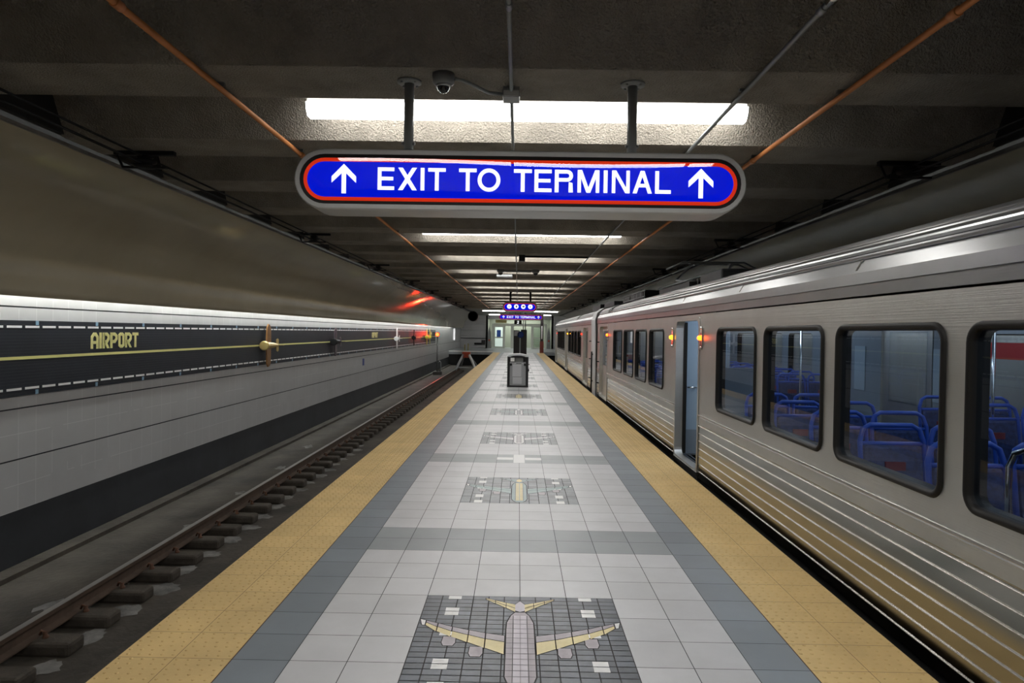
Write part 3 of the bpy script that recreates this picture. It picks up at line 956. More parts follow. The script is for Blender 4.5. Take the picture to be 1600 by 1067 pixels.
t = thing('exit_sign', 'large backlit blue EXIT TO TERMINAL sign with red border hanging nearest to the viewer', 'sign', (SX, 4.75, 2.776), 'blue exit signs over the platform')
sign_body(t, SX, SZ, 1.536, 0.205, SY, 4.90)
def px2x(x): return -0.0384 + (x - 809.8) * SY / 1055.9
H_, T_ = 0.153, 0.0262
bm = BM(); last = 586
for ch, a, b in (('E', 586, 612), ('X', 618, 647.5), ('I', 653.3, 659.3), ('T', 665, 692.5), ('T', 713.3, 740.8), ('O', 742.5, 778), ('T', 799, 827), ('E', 831.3, 858), ('R', 863, 891.5),
                 ('M', 898.5, 932.5), ('I', 939.2, 945.2), ('N', 952, 979.8), ('A', 984.5, 1014.5), ('L', 1019.3, 1044)):
    if a - last > 15:
        obj('word', bm, 'signwhite', t, recalc=False); bm = BM()
    last = b
    xa, xb = px2x(a), px2x(b)
    put_flat(bm, glyph(ch, xb - xa, H_, T_), lambda u, v: (xa + u, SY + 0.0115, SZ - 0.069 + v), want=FRONT)
obj('word', bm, 'signwhite', t, recalc=False)
for px, nm in ((533, 'arrow'), (1090.5, 'arrow')):
    bm = BM(); xc = px2x(px); q = SY / 1055.9 / 4
    AR = [(0, 92), (77, 14), (77, -26), (14, 34), (14, -92), (-14, -92), (-14, 34), (-77, -26), (-77, 14)]
    polys = [[AR[0], AR[1], AR[2], AR[3]], [AR[0], AR[3], AR[6]], [AR[0], AR[6], AR[7], AR[8]], [AR[3], AR[4], AR[5], AR[6]]]
    put_flat(bm, polys, lambda u, v: (xc + u * q, SY + 0.0115, SZ + 0.004 + v * q), want=FRONT)
    obj('arrow', bm, 'signwhite', t, recalc=False)
acrylic(t, SX, SZ, 1.536, 0.205, SY)
for x in (-0.83, 0.735):
    bm = BM(); tube(bm, [(x, 4.76, 2.98), (x, 4.76, 3.49)], 0.034, 14)
    for s in (-1, 1): lathe(bm, (x + s * 0.036, 4.75, 3.06), [(0.001, -0.01), (0.012, -0.01), (0.012, 0.01), (0.001, 0.01)], 'x', 8)
    p = obj('hanger_post', bm, 'darkmetal', t)
    bm = BM(); lathe(bm, (x, 4.76, 3.48), [(0.04, 0), (0.085, 0.006), (0.085, 0.02)], 'z', 20)
    for a in (45, 135, 225, 315): lathe(bm, (x + 0.066 * math.cos(R(a)), 4.76 + 0.066 * math.sin(R(a)), 3.472), [(0.009, 0), (0.009, 0.012)], 'z', 6)
    obj('flange', bm, 'darkmetal', p)
t2 = copy_tree(t)
t2.location = (0.12, 47.05, 2.786)
t2['label'] = 'distant blue EXIT TO TERMINAL sign hanging low near the end doors'

t = thing('transit_sign', 'small blue hanging sign with four white circles and a red border', 'sign', (0.01, 29.5, 2.84))
sign_body(t, 0.01, 2.84, 0.76, 0.22, 29.4, 29.6)
for i in range(4):
    bm = BM(); cx = 0.01 + (i - 1.5) * 0.305
    put_flat(bm, [[(cx + 0.098 * math.cos(R(a)), 2.86 + 0.098 * math.sin(R(a))) for a in range(0, 360, 15)]], lambda u, v: (u, 29.410, v), want=FRONT)
    d = obj('white_disc', bm, 'signwhite', t, recalc=False)
    bm = BM()
    if i == 1: pol = [rectp(-.03, -.04, .04, .03), rectp(-.02, .03, .02, .05)]
    elif i == 2: pol = [rectp(-.065, -.01, .065, .018), rectp(-.02, -.03, .045, .04)]
    elif i == 3: pol = [rectp(-.012, -.05, .012, .03), rectp(-.03, .0, .03, .02)]
    else: pol = [rectp(-.03, -.02, .03, .0), rectp(-.01, -.04, .01, .04)]
    put_flat(bm, pol, lambda u, v: (cx + u, 29.408, 2.86 + v), want=FRONT)
    obj('pictogram', bm, 'greyplastic', d, recalc=False)
for x in (-0.40, 0.47):
    bm = BM(); tube(bm, [(x, 29.5, 3.055), (x, 29.5, 3.5)], 0.045, 10)
    obj('hanger_post', bm, 'blackpaint', t)
t = thing('platform_number_sign', 'small dark hanging sign with a white numeral 2 below the far exit sign', 'sign', (-0.05, 55.2, 2.5))
bm = BM(); box(bm, -0.38, 0.22, 55.15, 55.25, 2.38, 2.72); obj('panel', bm, 'column', t)
bm = BM(); put_flat(bm, glyph('2', 0.15, 0.24, 0.045), lambda u, v: (-0.15 + u, 55.14, 2.43 + v), want=FRONT); obj('numeral', bm, 'signwhite', t, recalc=False)
bm = BM()
for x in (-0.3, 0.14): tube(bm, [(x, 55.2, 2.72), (x, 55.2, 3.5)], 0.02, 6)
obj('hanger', bm, 'blackpaint', t)

# ------------------------------------------------------------------ runway mural on the left wall
t = thing('runway_mural', 'long black runway mural with white dashes, yellow line and AIRPORT lettering', 'wall mural', (-6.18, 22, 1.33))
XP = -6.17
bm = BM(); box(bm, -6.192, XP, -6.0, 50.0, 0.868, 1.80)
obj('panel', bm, 'runway', t)
# fine horizontal courses of narrow tile
bm = BM(); z = 0.90
while z < 1.79:
    box(bm, XP - 0.002, XP + 0.0012, -6.0, 50.0, z, z + 0.004); z += 0.0385
obj('tile_course', bm, mat('runway_joint', (0.022, 0.024, 0.03), 0.5), t)
bm = BM(); box(bm, XP, XP + 0.005, -6.0, 50.0, 1.318, 1.355); obj('centre_line', bm, 'runyellow', t)
for z in (1.722, 0.955):
    bm = BM(); y = -6.0 + 0.055
    y = 8.35 - 0.3048 * 47
    while y < 49.8:
        box(bm, XP, XP + 0.005, y, y + 0.242, z - 0.014, z + 0.014); y += 0.3048
    obj('dash_line', bm, 'white', t)
for za, zb in ((1.745, 1.80), (0.868, 0.925)):
    bm = BM(); y = 8.53 - 1.2192 * 11
    while y < 49.8:
        box(bm, XP, XP + 0.006, y, y + 0.05, za, zb); y += 1.2192
    obj('edge_marker', bm, 'bluetick', t)
LET = [('A', 9.635, 9.81), ('I', 9.835, 9.885), ('R', 9.911, 10.075), ('P', 10.10, 10.275), ('O', 10.306, 10.456), ('R', 10.48, 10.655), ('T', 10.68, 10.84)]
for off in (0, 18.6, 37.1):
    bm = BM()
    for ch, a, b in LET:
        for poly in tile_glyph(ch, b - a, 0.235, 0.048):
            prism(bm, [(a + off + q[0], 1.415 + q[1]) for q in poly], 'x', XP + 0.001, XP + 0.008)
    obj('airport_lettering', bm, 'letters', t)

PL = [(16.1, 'wood', 'brass', 1.0, 'wall-mounted model airplane with varnished wooden wings and brass nose'),
      (22.1, 'plum', 'blackpaint', 0.9, 'dark plum model airplane on the runway mural, right of the wooden one'),
      (33.4, 'white', 'white', 1.0, 'white-winged model airplane on the runway mural beyond the dark plum one'),
      (38.9, 'blackpaint', 'blackpaint', 0.9, 'small black model airplane on the runway mural, far along the wall'),
      (44.4, 'lime', 'lime', 1.0, 'yellow-green model airplane near the red signal, left of its pair'),
      (45.9, 'lime', 'lime', 1.0, 'yellow-green model airplane near the red signal, right of its pair')]
for (y, wc, fc, sp, lab) in PL:
    t = thing('model_airplane', lab, 'model airplane', (-6.16, y, 1.335), 'model airplanes on the runway mural')
    xs = -6.07
    for s in (-1, 1):
        bm = BM()
        pr = [(0, 0.0), (0.30, 0.0), (0.285, 0.42 * sp), (0.22, 0.50 * sp), (0.12, 0.52 * sp), (0.05, 0.44 * sp)]
        prism(bm, [(y + a, 1.335 + s * b) for a, b in pr], 'x', xs - 0.012, xs + 0.022)
        obj('wing', bm, wc, t, bevel=0.008)
    bm = BM()
    lathe(bm, (xs + 0.03, y, 1.335), [(0.045, -0.16), (0.07, -0.15), (0.085, -0.02), (0.08, 0.15), (0.065, 0.4), (0.04, 0.62), (0.015, 0.80), (0.002, 0.82)], 'y', 16)
    obj('fuselage', bm, fc, t)
    bm = BM(); lathe(bm, (xs + 0.03, y, 1.335), [(0.09, -0.20), (0.115, -0.19), (0.11, -0.10), (0.06, -0.09)], 'y', 18)
    obj('cowling', bm, fc, t)
    bm = BM(); prism(bm, [(y + 0.62, 1.20), (y + 0.72, 1.17), (y + 0.78, 1.20), (y + 0.78, 1.47), (y + 0.72, 1.50), (y + 0.62, 1.47)], 'x', xs + 0.02, xs + 0.035)
    obj('tailplane', bm, wc if wc != 'wood' else 'brass', t)
    bm = BM(); prism(bm, [(xs + 0.03, y + 0.60), (xs + 0.16, y + 0.74), (xs + 0.17, y + 0.80), (xs + 0.03, y + 0.78)], 'z', 1.328, 1.342)
    obj('tail_fin', bm, fc, t)
    bm = BM()
    prism(bm, [(xs - 0.05, 1.32), (xs - 0.12, 1.32), (xs - 0.12, 1.35), (xs - 0.05, 1.35)], 'y', y + 0.05, y + 0.2)
    box(bm, -6.17, xs + 0.0, y + 0.1, y + 0.14, 1.32, 1.35)
    obj('wall_bracket', bm, 'darkmetal', t)
bm = BM(); box(bm, -6.2, -6.185, 26.75, 27.0, 0.33, 0.60)
tag(obj('wall_plaque', bm, 'blue'), 'small blue plaque on the white tiles below the runway mural', 'sign')

# ------------------------------------------------------------------ signal, bumper, wall things at the end of the left track
t = thing('track_signal', 'tall thin track signal post with a glowing red lamp by the left wall', 'signal', (-5.6, 46.5, BED))
bm = BM(); box(bm, -5.85, -5.3, 46.2, 46.9, BED - 0.02, BED + 0.22); obj('base', bm, 'edgeconc', t, bevel=0.02)
bm = BM(); tube(bm, [(-5.6, 46.5, BED + 0.2), (-5.6, 46.5, 1.45)], 0.05, 10); obj('post', bm, 'zinc', t)
bm = BM(); lathe(bm, (-5.6, 46.5, 1.50), [(0.001, -0.09), (0.128, -0.09), (0.135, -0.17), (0.15, -0.17), (0.155, -0.02), (0.15, 0.1), (0.05, 0.14)], 'y', 20); h_ = obj('lamp_head', bm, 'blackpaint', t)
bm = BM(); lathe(bm, (-5.6, 46.5, 1.50), [(0.001, -0.13), (0.09, -0.12), (0.125, -0.095)], 'y', 20); obj('red_lens', bm, 'redlens', h_)
bm = BM(); tube(bm, [(-5.35, 46.6, BED + 0.2), (-5.35, 46.6, BED + 0.85), (-5.43, 46.6, BED + 0.95), (-5.52, 46.6, BED + 0.85)], 0.025, 8); obj('cable_pipe', bm, 'greypaint', t)
def lamp_spot(parent, loc, target, col, watts, size, blend=0.6, rad=0.06):
    ld = bpy.data.lights.new('beam', 'SPOT'); ld.energy = watts; ld.color = col; ld.spot_size = R(size); ld.spot_blend = blend; ld.shadow_soft_size = rad
    lo = bpy.data.objects.new('beam', ld); COL.objects.link(lo)
    d = Vector(target) - Vector(loc)
    lo.rotation_euler = d.to_track_quat('-Z', 'Y').to_euler()
    lo.parent = parent
    off = Vector((0, 0, 0)); p = parent
    while p is not None: off += p.location; p = p.parent
    lo.location = Vector(loc) - off
    return lo
lamp_spot(h_, (-5.6, 46.3, 1.50), (-5.9, 36.0, 1.5), (1, 0.04, 0.015), 80, 60)

t = thing('buffer_stop', 'orange and grey buffer stop at the end of the left track', 'buffer stop', (-3.8, 52, BED))
bm = BM(); box(bm, -4.30, -3.70, 51.6, 52.2, -0.28, 0.16); obj('bumper_block', bm, 'orangered', t, bevel=0.02)
for s in (-1, 1):
    bm = BM(); x = -3.8 + s * 0.72
    a = (-4.0 + s * 0.22, 51.75, -0.02)
    tube(bm, [a, (x + s * 0.05, 48.9, BED + 0.16)], 0.10, 4)
    obj('strut', bm, 'greypaint' if s < 0 else 'white', t)
    bm = BM(); tube(bm, [(-4.0 + s * 0.2, 52.0, -0.1), (x, 52.8, BED + 0.15)], 0.08, 4); obj('strut', bm, 'greypaint', t)
bm = BM(); box(bm, -4.55, -3.05, 50.0, 50.12, -0.98, -0.88); obj('cross_beam', bm, 'greypaint', t)

t = thing('jet_fan', 'black round jet fan with a reddish casing hung at the far left below the vault', 'ventilation fan', (-3.95, 58, 3.0))
bm = BM(); lathe(bm, (-3.95, 58, 3.05), [(0.38, 0.0), (0.42, 0.02), (0.42, 1.4), (0.36, 1.42)], 'y', 24); obj('casing', bm, 'maroon', t)
bm = BM(); lathe(bm, (-3.95, 58, 3.05), [(0.44, -0.05), (0.44, 0.10), (0.40, 0.10), (0.38, -0.04), (0.37, -0.05)], 'y', 24)
for a in range(0, 360, 45):
    c, s_ = math.cos(R(a)), math.sin(R(a)); prism(bm, [(-3.95 + c * 0.04 - s_ * 0.03, 3.05 + s_ * 0.04 + c * 0.03), (-3.95 + c * 0.37 - s_ * 0.08, 3.05 + s_ * 0.37 + c * 0.08), (-3.95 + c * 0.37 + s_ * 0.05, 3.05 + s_ * 0.37 - c * 0.05), (-3.95 + c * 0.04 + s_ * 0.03, 3.05 + s_ * 0.04 - c * 0.03)], 'y', 58.1, 58.13)
lathe(bm, (-3.95, 58.05, 3.05), [(0.001, 0), (0.08, 0.02), (0.1, 0.1)], 'y', 12)
obj('grille', bm, 'blackpaint', t)
bm = BM(); box(bm, -4.0, -3.9, 58.5, 58.7, 3.4, 3.99); obj('hanger', bm, 'blackpaint', t)

# ------------------------------------------------------------------ end wall, doors and lobby
bm = BM()
for (xa, xb) in ((-6.2, -3.3), (3.5, 6.2)):
    z = 0.0
    while z < 3.9:
        z2 = min(z + 0.63, 4.2)
        box(bm, xa, xb, YW, YW + 0.2, z + 0.01, z2); z = z2
box(bm, -3.3, 3.5, YW, YW + 0.2, 3.1, 4.3)
struct('wall_back', bm, 'wall')
bm = BM()
box(bm, -3.5, 3.7, YW + 4, YW + 4.2, 0, 3.5); box(bm, -3.5, -3.3, YW, YW + 4, 0, 3.5); box(bm, 3.5, 3.7, YW, YW + 4, 0, 3.5)
struct('wall_lobby', bm, 'doorrecess')
bm = BM(); box(bm, -6.15, -3.35, YW - 0.10, YW - 0.02, 1.0, 1.06)
tag(obj('handrail', bm, 'blackpaint'), 'black handrail along the end wall left of the doors', 'handrail')
bm = BM(); box(bm, -4.7, -3.9, YW - 0.12, YW, 0.35, 0.55)
tag(obj('wall_vent', bm, 'blackpaint'), 'short dark slot low on the left end wall', 'vent')
bm = BM(); box(bm, -3.95, -3.55, YW - 0.08, YW, 0.35, 0.85)
tag(obj('wall_cabinet', bm, 'column'), 'small dark square cabinet on the end wall beside the door opening', 'cabinet')
bm = BM(); box(bm, -4.9, -4.8, 61, 61.1, 0, 0.55); box(bm, -4.6, -4.5, 61, 61.1, 0, 0.65)
tag(obj('short_bollard', bm, 'olive'), 'pair of short ochre stubs on the cross platform behind the buffer stop', 'bollard')
bm = BM(); box(bm, -6.19, -6.05, 64.2, 64.32, 0.9, 2.0)
tag(obj('vertical_light', bm, mat('soft_light', (0.8, 0.8, 0.8), 0.5, emit=(1, 1, 1), es=0.7)), 'short vertical white light in the far left wall corner', 'light')
bm = BM(); box(bm, -6.2, -2.14, YC - 0.02, YC + 0.12, -0.08, 0.02)
tag(obj('platform_nosing', bm, 'white'), 'pale edge strip of the cross platform behind the buffer stop', 'edge strip')

t = thing('door_wall', 'pale framed glass door wall closing the far end of the platform', 'door', (0, YW + 1.0, 0))
yd = YW + 1.0
bm = BM(); box(bm, -2.9, 3.1, yd, yd + 0.15, 2.38, 2.66); obj('header', bm, 'doorframe', t)
for xa, xb in ((-2.9, -2.62), (-1.72, -1.45), (-0.85, -0.5), (1.35, 1.62), (2.5, 2.66), (2.86, 3.1)):
    bm = BM(); box(bm, xa, xb, yd, yd + 0.12, 0, 2.38); obj('post', bm, 'doorframe', t)
for xa, xb in ((-2.62, -1.72), (1.62, 2.5)):
    bm = BM()
    for za, zb in ((0.0, 0.14), (1.08, 1.2), (2.26, 2.38)):
        box(bm, xa, xb, yd + 0.02, yd + 0.10, za, zb)
    l_ = obj('door_leaf', bm, 'doorframe', t)
    bm = BM(); box(bm, xa, xb, yd + 0.05, yd + 0.06, 0.14, 2.26); obj('pane', bm, 'doorglass', l_)
bm = BM(); box(bm, -2.45, -2.0, yd + 2.9, yd + 3.0, 1.05, 1.95)
tag(obj('notice_board', bm, 'blue'), 'dark blue notice board seen through the left glass door', 'notice board')
bm = BM(); box(bm, -2.65, -1.7, yd + 2.92, yd + 3.0, 0.1, 2.35)  # sheet that glows in place of the lit lobby wall
tag(obj('wall_glow', bm, mat('wall_glow', (0.8, 0.8, 0.8), 0.5, emit=(0.95, 0.98, 1), es=0.5)), 'glowing sheet standing in for the bright lobby wall behind the left door', 'glowing sheet')
bm = BM(); box(bm, -2.5, -1.3, YW + 0.5, YW + 0.7, 2.70, 3.05)
tag(obj('hanging_banner', bm, 'olive'), 'ochre banner above the left glass door', 'banner')
for s, nm in ((-1, 'left'), (1, 'right')):
    x = s * 3.15 + 0.05
    t = thing('open_gate', 'grey folded gate with a red disc, %s side of the far door opening' % nm, 'gate', (x, YW - 0.4, 0), 'folded gates beside the end doors')
    bm = BM(); prism(bm, [(x - 0.22, 0), (x + 0.22, 0), (x + 0.16, 1.6), (x, 2.4), (x - 0.16, 1.6)], 'y', YW - 0.45, YW - 0.35); obj('leaf', bm, 'zinc', t)
    bm = BM(); lathe(bm, (x, YW - 0.46, 0.85), [(0.001, -0.02), (0.1, -0.02), (0.1, 0)], 'y', 12); obj('red_disc', bm, 'orangered', t)
ld = bpy.data.lights.new('lobby_fill', 'AREA'); ld.shape = 'RECTANGLE'; ld.size = 5; ld.size_y = 1.5; ld.energy = 190; ld.color = (0.95, 1, 0.93)  # fill light added out of view to brighten the lobby
lo = bpy.data.objects.new('lobby_fill', ld); COL.objects.link(lo); lo.location = (0, YW + 2.6, 3.45)
bm = BM(); box(bm, -2.5, 2.5, YW + 2.2, YW + 3.0, 3.46, 3.5)  # unseen plate added above the fill light
tag(obj('lobby_fill_plate', bm, 'lampbody'), 'unseen flat plate added above the lobby fill light behind the end doors', 'ceiling light')

t = thing('square_column', 'dark slender column with a pale strip at the right end of the platform', 'column', (1.96, 57.3, 0))
bm = BM(); box(bm, 1.83, 2.09, 57.2, 57.46, 1.0, 3.5); obj('shaft', bm, 'column', t)
bm = BM(); box(bm, 1.80, 2.12, 57.17, 57.49, 0, 1.0); obj('lower_shaft', bm, 'maroon', t)
bm = BM(); box(bm, 1.92, 1.99, 57.16, 57.2, 1.2, 2.3); obj('pale_strip', bm, 'white', t)

t = thing('information_stand', 'tall dark information stand with two boards in the middle of the far platform', 'information stand', (0.12, 53.6, 0))
bm = BM(); box(bm, -0.40, 0.06, 53.5, 53.7, 0, 1.9); obj('left_board', bm, 'column', t)
bm = BM(); box(bm, 0.16, 0.64, 53.5, 53.7, 0, 1.95); obj('right_board', bm, 'column', t)
bm = BM(); box(bm, 0.065, 0.155, 53.52, 53.68, 0, 1.6); obj('centre_post', bm, 'greyplastic', t)
bm = BM(); lathe(bm, (0.14, 53.48, 1.55), [(0.001, -0.02), (0.26, -0.02), (0.26, 0.0), (0.001, 0.0)], 'y', 20); obj('blue_disc', bm, 'blue', t)
bm = BM(); box(bm, -0.36, 0.02, 53.46, 53.5, 1.45, 1.86); obj('pale_map', bm, 'paper', t)
for x, c in ((0.36, 'white'), (0.52, 'greyplastic')):
    bm = BM(); tube(bm, [(x, 54.3, 0), (x, 54.3, 3.5)], 0.04, 8)
    tag(obj('slender_pole', bm, c), ('white slender pole' if c == 'white' else 'grey slender pole') + ' from floor to ceiling just behind the information stand', 'pole')

# ------------------------------------------------------------------ litter bin
t = thing('litter_bin', 'black framed litter bin with a pale arched top standing in the middle of the platform', 'litter bin', (-0.035, 21.45, 0))
cx, y0, y1 = -0.035, 21.45, 22.05
bm = BM()
for s in (-1, 1):
    xa, xb = sorted((cx + s * 0.335, cx + s * 0.255)); box(bm, xa, xb, y0, y1, 0.0, 0.97)
box(bm, cx - 0.255, cx + 0.255, y0 + 0.0, y1, 0.0, 0.055)
for s in (-1, 1):
    xa, xb = sorted((cx + s * 0.255, cx + s * 0.20)); box(bm, xa, xb, y0 + 0.01, y1 - 0.01, 0.055, 0.06)
obj('frame', bm, 'blackplastic', t, bevel=0.01)
bm = BM(); box(bm, cx - 0.255, cx + 0.255, y0 + 0.05, y1 - 0.05, 0.055, 0.74); obj('body', bm, 'greyplastic', t)
bm = BM(); box(bm, cx - 0.25, cx + 0.25, y0 + 0.03, y0 + 0.05, 0.76, 0.80); obj('ledge', bm, 'greyplastic', t)
bm = BM(); box(bm, cx - 0.255, cx + 0.255, y0 + 0.08, y1 - 0.08, 0.80, 0.95); obj('opening', bm, 'blackplastic', t)
bm = BM(); lathe(bm, (cx + 0.03, y0 + 0.07, 0.86), [(0.001, -0.01), (0.13, -0.008), (0.14, 0)], 'y', 16); obj('flap', bm, 'darkmetal', t)
bm = BM()
A_ = [(cx + 0.345 * math.cos(R(a)), 0.965 + 0.095 * math.sin(R(a))) for a in range(0, 181, 12)]
prism(bm, A_, 'y', y0 - 0.01, y1 + 0.01); obj('lid', bm, 'paper', t)
bm = BM()
A_ = [(cx + 0.26 * math.cos(R(a)), 0.935 + 0.075 * math.sin(R(a))) for a in range(0, 181, 12)]
prism(bm, A_, 'y', y0 - 0.014, y0 - 0.011); obj('lid_recess', bm, 'blackplastic', t)
bm = BM(); box(bm, cx - 0.235, cx - 0.11, y0 + 0.0, y0 + 0.075, 0.82, 0.94); obj('white_sticker', bm, 'white', t)
bm = BM(); box(bm, cx - 0.17, cx + 0.11, y0 + 0.035, y0 + 0.05, 0.34, 0.73); obj('upper_notice', bm, 'paper', t)
bm = BM(); box(bm, cx - 0.16, cx + 0.13, y0 + 0.037, y0 + 0.05, 0.10, 0.31); obj('lower_notice', bm, 'paper', t)
bm = BM(); box(bm, cx + 0.335, cx + 0.36, y0 + 0.1, y0 + 0.16, 0.50, 0.58); obj('latch', bm, 'blackplastic', t)
for s in (-1, 1):
    bm = BM(); box(bm, cx + s * 0.22 - 0.03, cx + s * 0.22 + 0.03, y0 + 0.02, y0 + 0.05, 0.68, 0.755); obj('hinge', bm, 'blackplastic', t)

# ------------------------------------------------------------------ the train
XS = 2.27          # side skin facing the platform
XC = 3.80          # centre line
def mir(x): return 2 * XC - x

def window_cell(bm, X, ya, yb, wa, wb, z0, z1, za, zb, r, mi=0, n=6):
    """sheet in the plane x=X over [ya,yb]x[z0,z1] with a rounded hole [wa,wb]x[za,zb]"""
    cy, cz = (wa + wb) / 2, (za + zb) / 2
    hole = rrect(cy, cz, (wb - wa) / 2, (zb - za) / 2, r, n)
    outer = []
    for i, (hy, hz) in enumerate(hole):
        q, k = divmod(i, n + 1)
        sy, sz = ((1, 1), (-1, 1), (-1, -1), (1, -1))[q]
        half = n / 2
        ey = yb if sy > 0 else ya; ez = z1 if sz > 0 else z0
        first_vertical = q in (0, 2)      # arcs 0 and 2 start on the upright edge
        f = k / half
        if first_vertical:
            if k <= half: p = (ey, hz + (ez - hz) * (k / half))
            else: p = (ey + (hy - ey) * ((k - half) / half), ez)
        else:
            if k <= half: p = (hy + (ey - hy) * (k / half), ez)
            else: p = (ey, ez + (hz - ez) * ((k - half) / half))
        outer.append(p)
    A = [bm.verts.new((X, p[0], p[1])) for p in hole]; B = [bm.verts.new((X, p[0], p[1])) for p in outer]
    m_ = len(A)
    for i in range(m_):
        j = (i + 1) % m_
        try:
            f = bm.faces.new([A[i], A[j], B[j], B[i]]); f.material_index = mi
        except ValueError:
            pass

def gasket(bm, side, wa, wb, za, zb, r, X=XS):
    """swept rubber profile round the rounded window"""
    cy, cz = (wa + wb) / 2, (za + zb) / 2
    prof = [(0.0, 0.0), (0.006, -0.014), (0.018, -0.02), (0.036, -0.014), (0.044, 0.006), (0.046, 0.085), (0.0, 0.09)]
    rings = []
    for ins, dx in prof:
        L_ = rrect(cy, cz, (wb - wa) / 2 - ins, (zb - za) / 2 - ins, max(0.02, r - ins), 6)
        x = X + dx
        if side > 0: x = mir(x)
        rings.append([bm.verts.new((x, p[0], p[1])) for p in L_])
    for A, B in zip(rings, rings[1:]):
        n = len(A)
        for i in range(n):
            f = bm.faces.new([A[i], A[(i + 1) % n], B[(i + 1) % n], B[i]]); f.smooth = True

def railcar(name, label, y0, y1, wins, doors, lamps, pant, detail):
    t = thing(name, label, 'train', (XC, y0, -1.0))
    Z0, Z1 = 0.62, 2.03
    WZ0, WZ1 = 0.868, 1.845
    cells = sorted([(a, b, 'w') for a, b in wins] + [(a, b, 'd') for a, b in doors])
    for side in (-1, 1):
        X = XS if side < 0 else mir(XS)
        F = (lambda x: x) if side < 0 else mir
        # upper side skin with its window holes
        bm = BM(); li = BM(); y = y0
        for i, (a, b, kd) in enumerate(cells):
            if kd == 'd':
                if a > y + 1e-4:
                    quad(bm, ((X, y, Z0), (X, a, Z0), (X, a, Z1), (X, y, Z1)))
                    quad(li, ((F(XS + 0.09), y, 0.0), (F(XS + 0.09), a, 0.0), (F(XS + 0.09), a, 2.15), (F(XS + 0.09), y, 2.15)))
                quad(bm, ((X, a, 1.945), (X, b, 1.945), (X, b, Z1), (X, a, Z1)))
                quad(li, ((F(XS + 0.09), a, 1.945), (F(XS + 0.09), b, 1.945), (F(XS + 0.09), b, 2.15), (F(XS + 0.09), a, 2.15)))
                y = b
            else:
                nxt = cells[i + 1][0] if i + 1 < len(cells) else y1
                e = min(b + 0.08, (b + nxt) / 2)
                if a - y > 0.16:
                    quad(bm, ((X, y, Z0), (X, a - 0.08, Z0), (X, a - 0.08, Z1), (X, y, Z1)))
                    quad(li, ((F(XS + 0.09), y, 0.0), (F(XS + 0.09), a - 0.08, 0.0), (F(XS + 0.09), a - 0.08, 2.15), (F(XS + 0.09), y, 2.15)))
                    y = a - 0.08
                window_cell(bm, X, y, e, a, b, Z0, Z1, WZ0, WZ1, 0.11)
                window_cell(li, F(XS + 0.09), y, e, a + 0.03, b - 0.03, 0.0, 2.15, WZ0 + 0.03, WZ1 - 0.03, 0.09)
                y = e
        if y1 > y + 1e-4:
            quad(bm, ((X, y, Z0), (X, y1, Z0), (X, y1, Z1), (X, y, Z1)))
            quad(li, ((F(XS + 0.09), y, 0.0), (F(XS + 0.09), y1, 0.0), (F(XS + 0.09), y1, 2.15), (F(XS + 0.09), y, 2.15)))
        obj('side_panel', bm, 'steel', t, recalc=False)
        obj('interior_lining', li, 'interior', t, recalc=False)
        # belt moulding and fluted lower body between the doors
        segs = []; y = y0
        for a, b in sorted(doors):
            if a > y: segs.append((y, a))
            y = b
        segs.append((y, y1))
        bm = BM(); fl = BM(); sk = BM()
        for a, b in segs:
            bp = [(XS, 0.745), (XS - 0.010, 0.742), (XS - 0.012, 0.728), (XS - 0.004, 0.722), (XS - 0.004, 0.712), (XS, 0.708)]
            sheet(bm, [(F(p[0]), p[1]) for p in bp], 'y', a, b)
            pr = [(XS + 0.0, 0.622)]
            z = 0.60
            while z > -0.02:
                pr += [(XS + 0.002, z + 0.005), (XS - 0.007, z + 0.0035), (XS - 0.009, z), (XS - 0.007, z - 0.0035), (XS + 0.002, z - 0.005), (XS + 0.004, z - 0.009), (XS + 0.001, z - 0.088)]
                z -= 0.0955
            pr += [(XS + 0.03, -0.075)]
            sheet(fl, [(F(p[0]), p[1]) for p in pr], 'y', a, b)
            fl.faces.ensure_lookup_table()
            nf_ = len(pr) - 1
            for q in range(nf_):
                if q % 7 in (1, 2, 3, 4) and q < nf_ - 1: fl.faces[len(fl.faces) - nf_ + q].material_index = 1
            sheet(sk, [(F(p[0]), p[1]) for p in [(XS + 0.03, -0.075), (XS + 0.06, -0.085), (XS + 0.06, -0.16), (XS + 0.02, -0.17), (XS + 0.015, -0.185), (XS + 0.06, -0.2), (XS + 0.12, -0.5)]], 'y', a, b)
        obj('belt_rail', bm, 'steelbright', t, recalc=False)
        obj('fluted_panel', fl, ['steellow', 'bead'], t, recalc=False)
        obj('skirt', sk, 'roofdark', t, recalc=False)
        # rain gutter fascia
        bm = BM()
        fp = [(XS + 0.02, 2.026), (XS - 0.006, 2.032), (XS - 0.010, 2.102), (XS + 0.016, 2.103), (XS + 0.016, 2.112), (XS - 0.008, 2.113), (XS - 0.008, 2.19), (XS + 0.055, 2.285)]
        sheet(bm, [(F(p[0]), p[1]) for p in fp], 'y', y0, y1)
        obj('roof_fascia', bm, 'steelroof', t, recalc=False)
        bm = BM()
        sheet(bm, [(F(XS + 0.004), 2.014), (F(XS + 0.0), 2.031)], 'y', y0, y1)
        box(bm, *sorted((F(XS + 0.0), F(XS + 0.03))), y0, y1, 2.018, 2.03)
        obj('roof_seam', bm, 'blackpaint', t)
        # windows: rubber frame, pane inside it
        for a, b in wins:
            bm = BM(); gasket(bm, side, a, b, WZ0, WZ1, 0.11)
            g_ = obj('window', bm, 'gasket', t)
            bm = BM()
            L_ = rrect((a + b) / 2, (WZ0 + WZ1) / 2, (b - a) / 2 - 0.045, (WZ1 - WZ0) / 2 - 0.045, 0.065, 6)
            bm.faces.new([bm.verts.new((F(XS + 0.02), p[0], p[1])) for p in L_])
            obj('pane', bm, 'glass', g_)
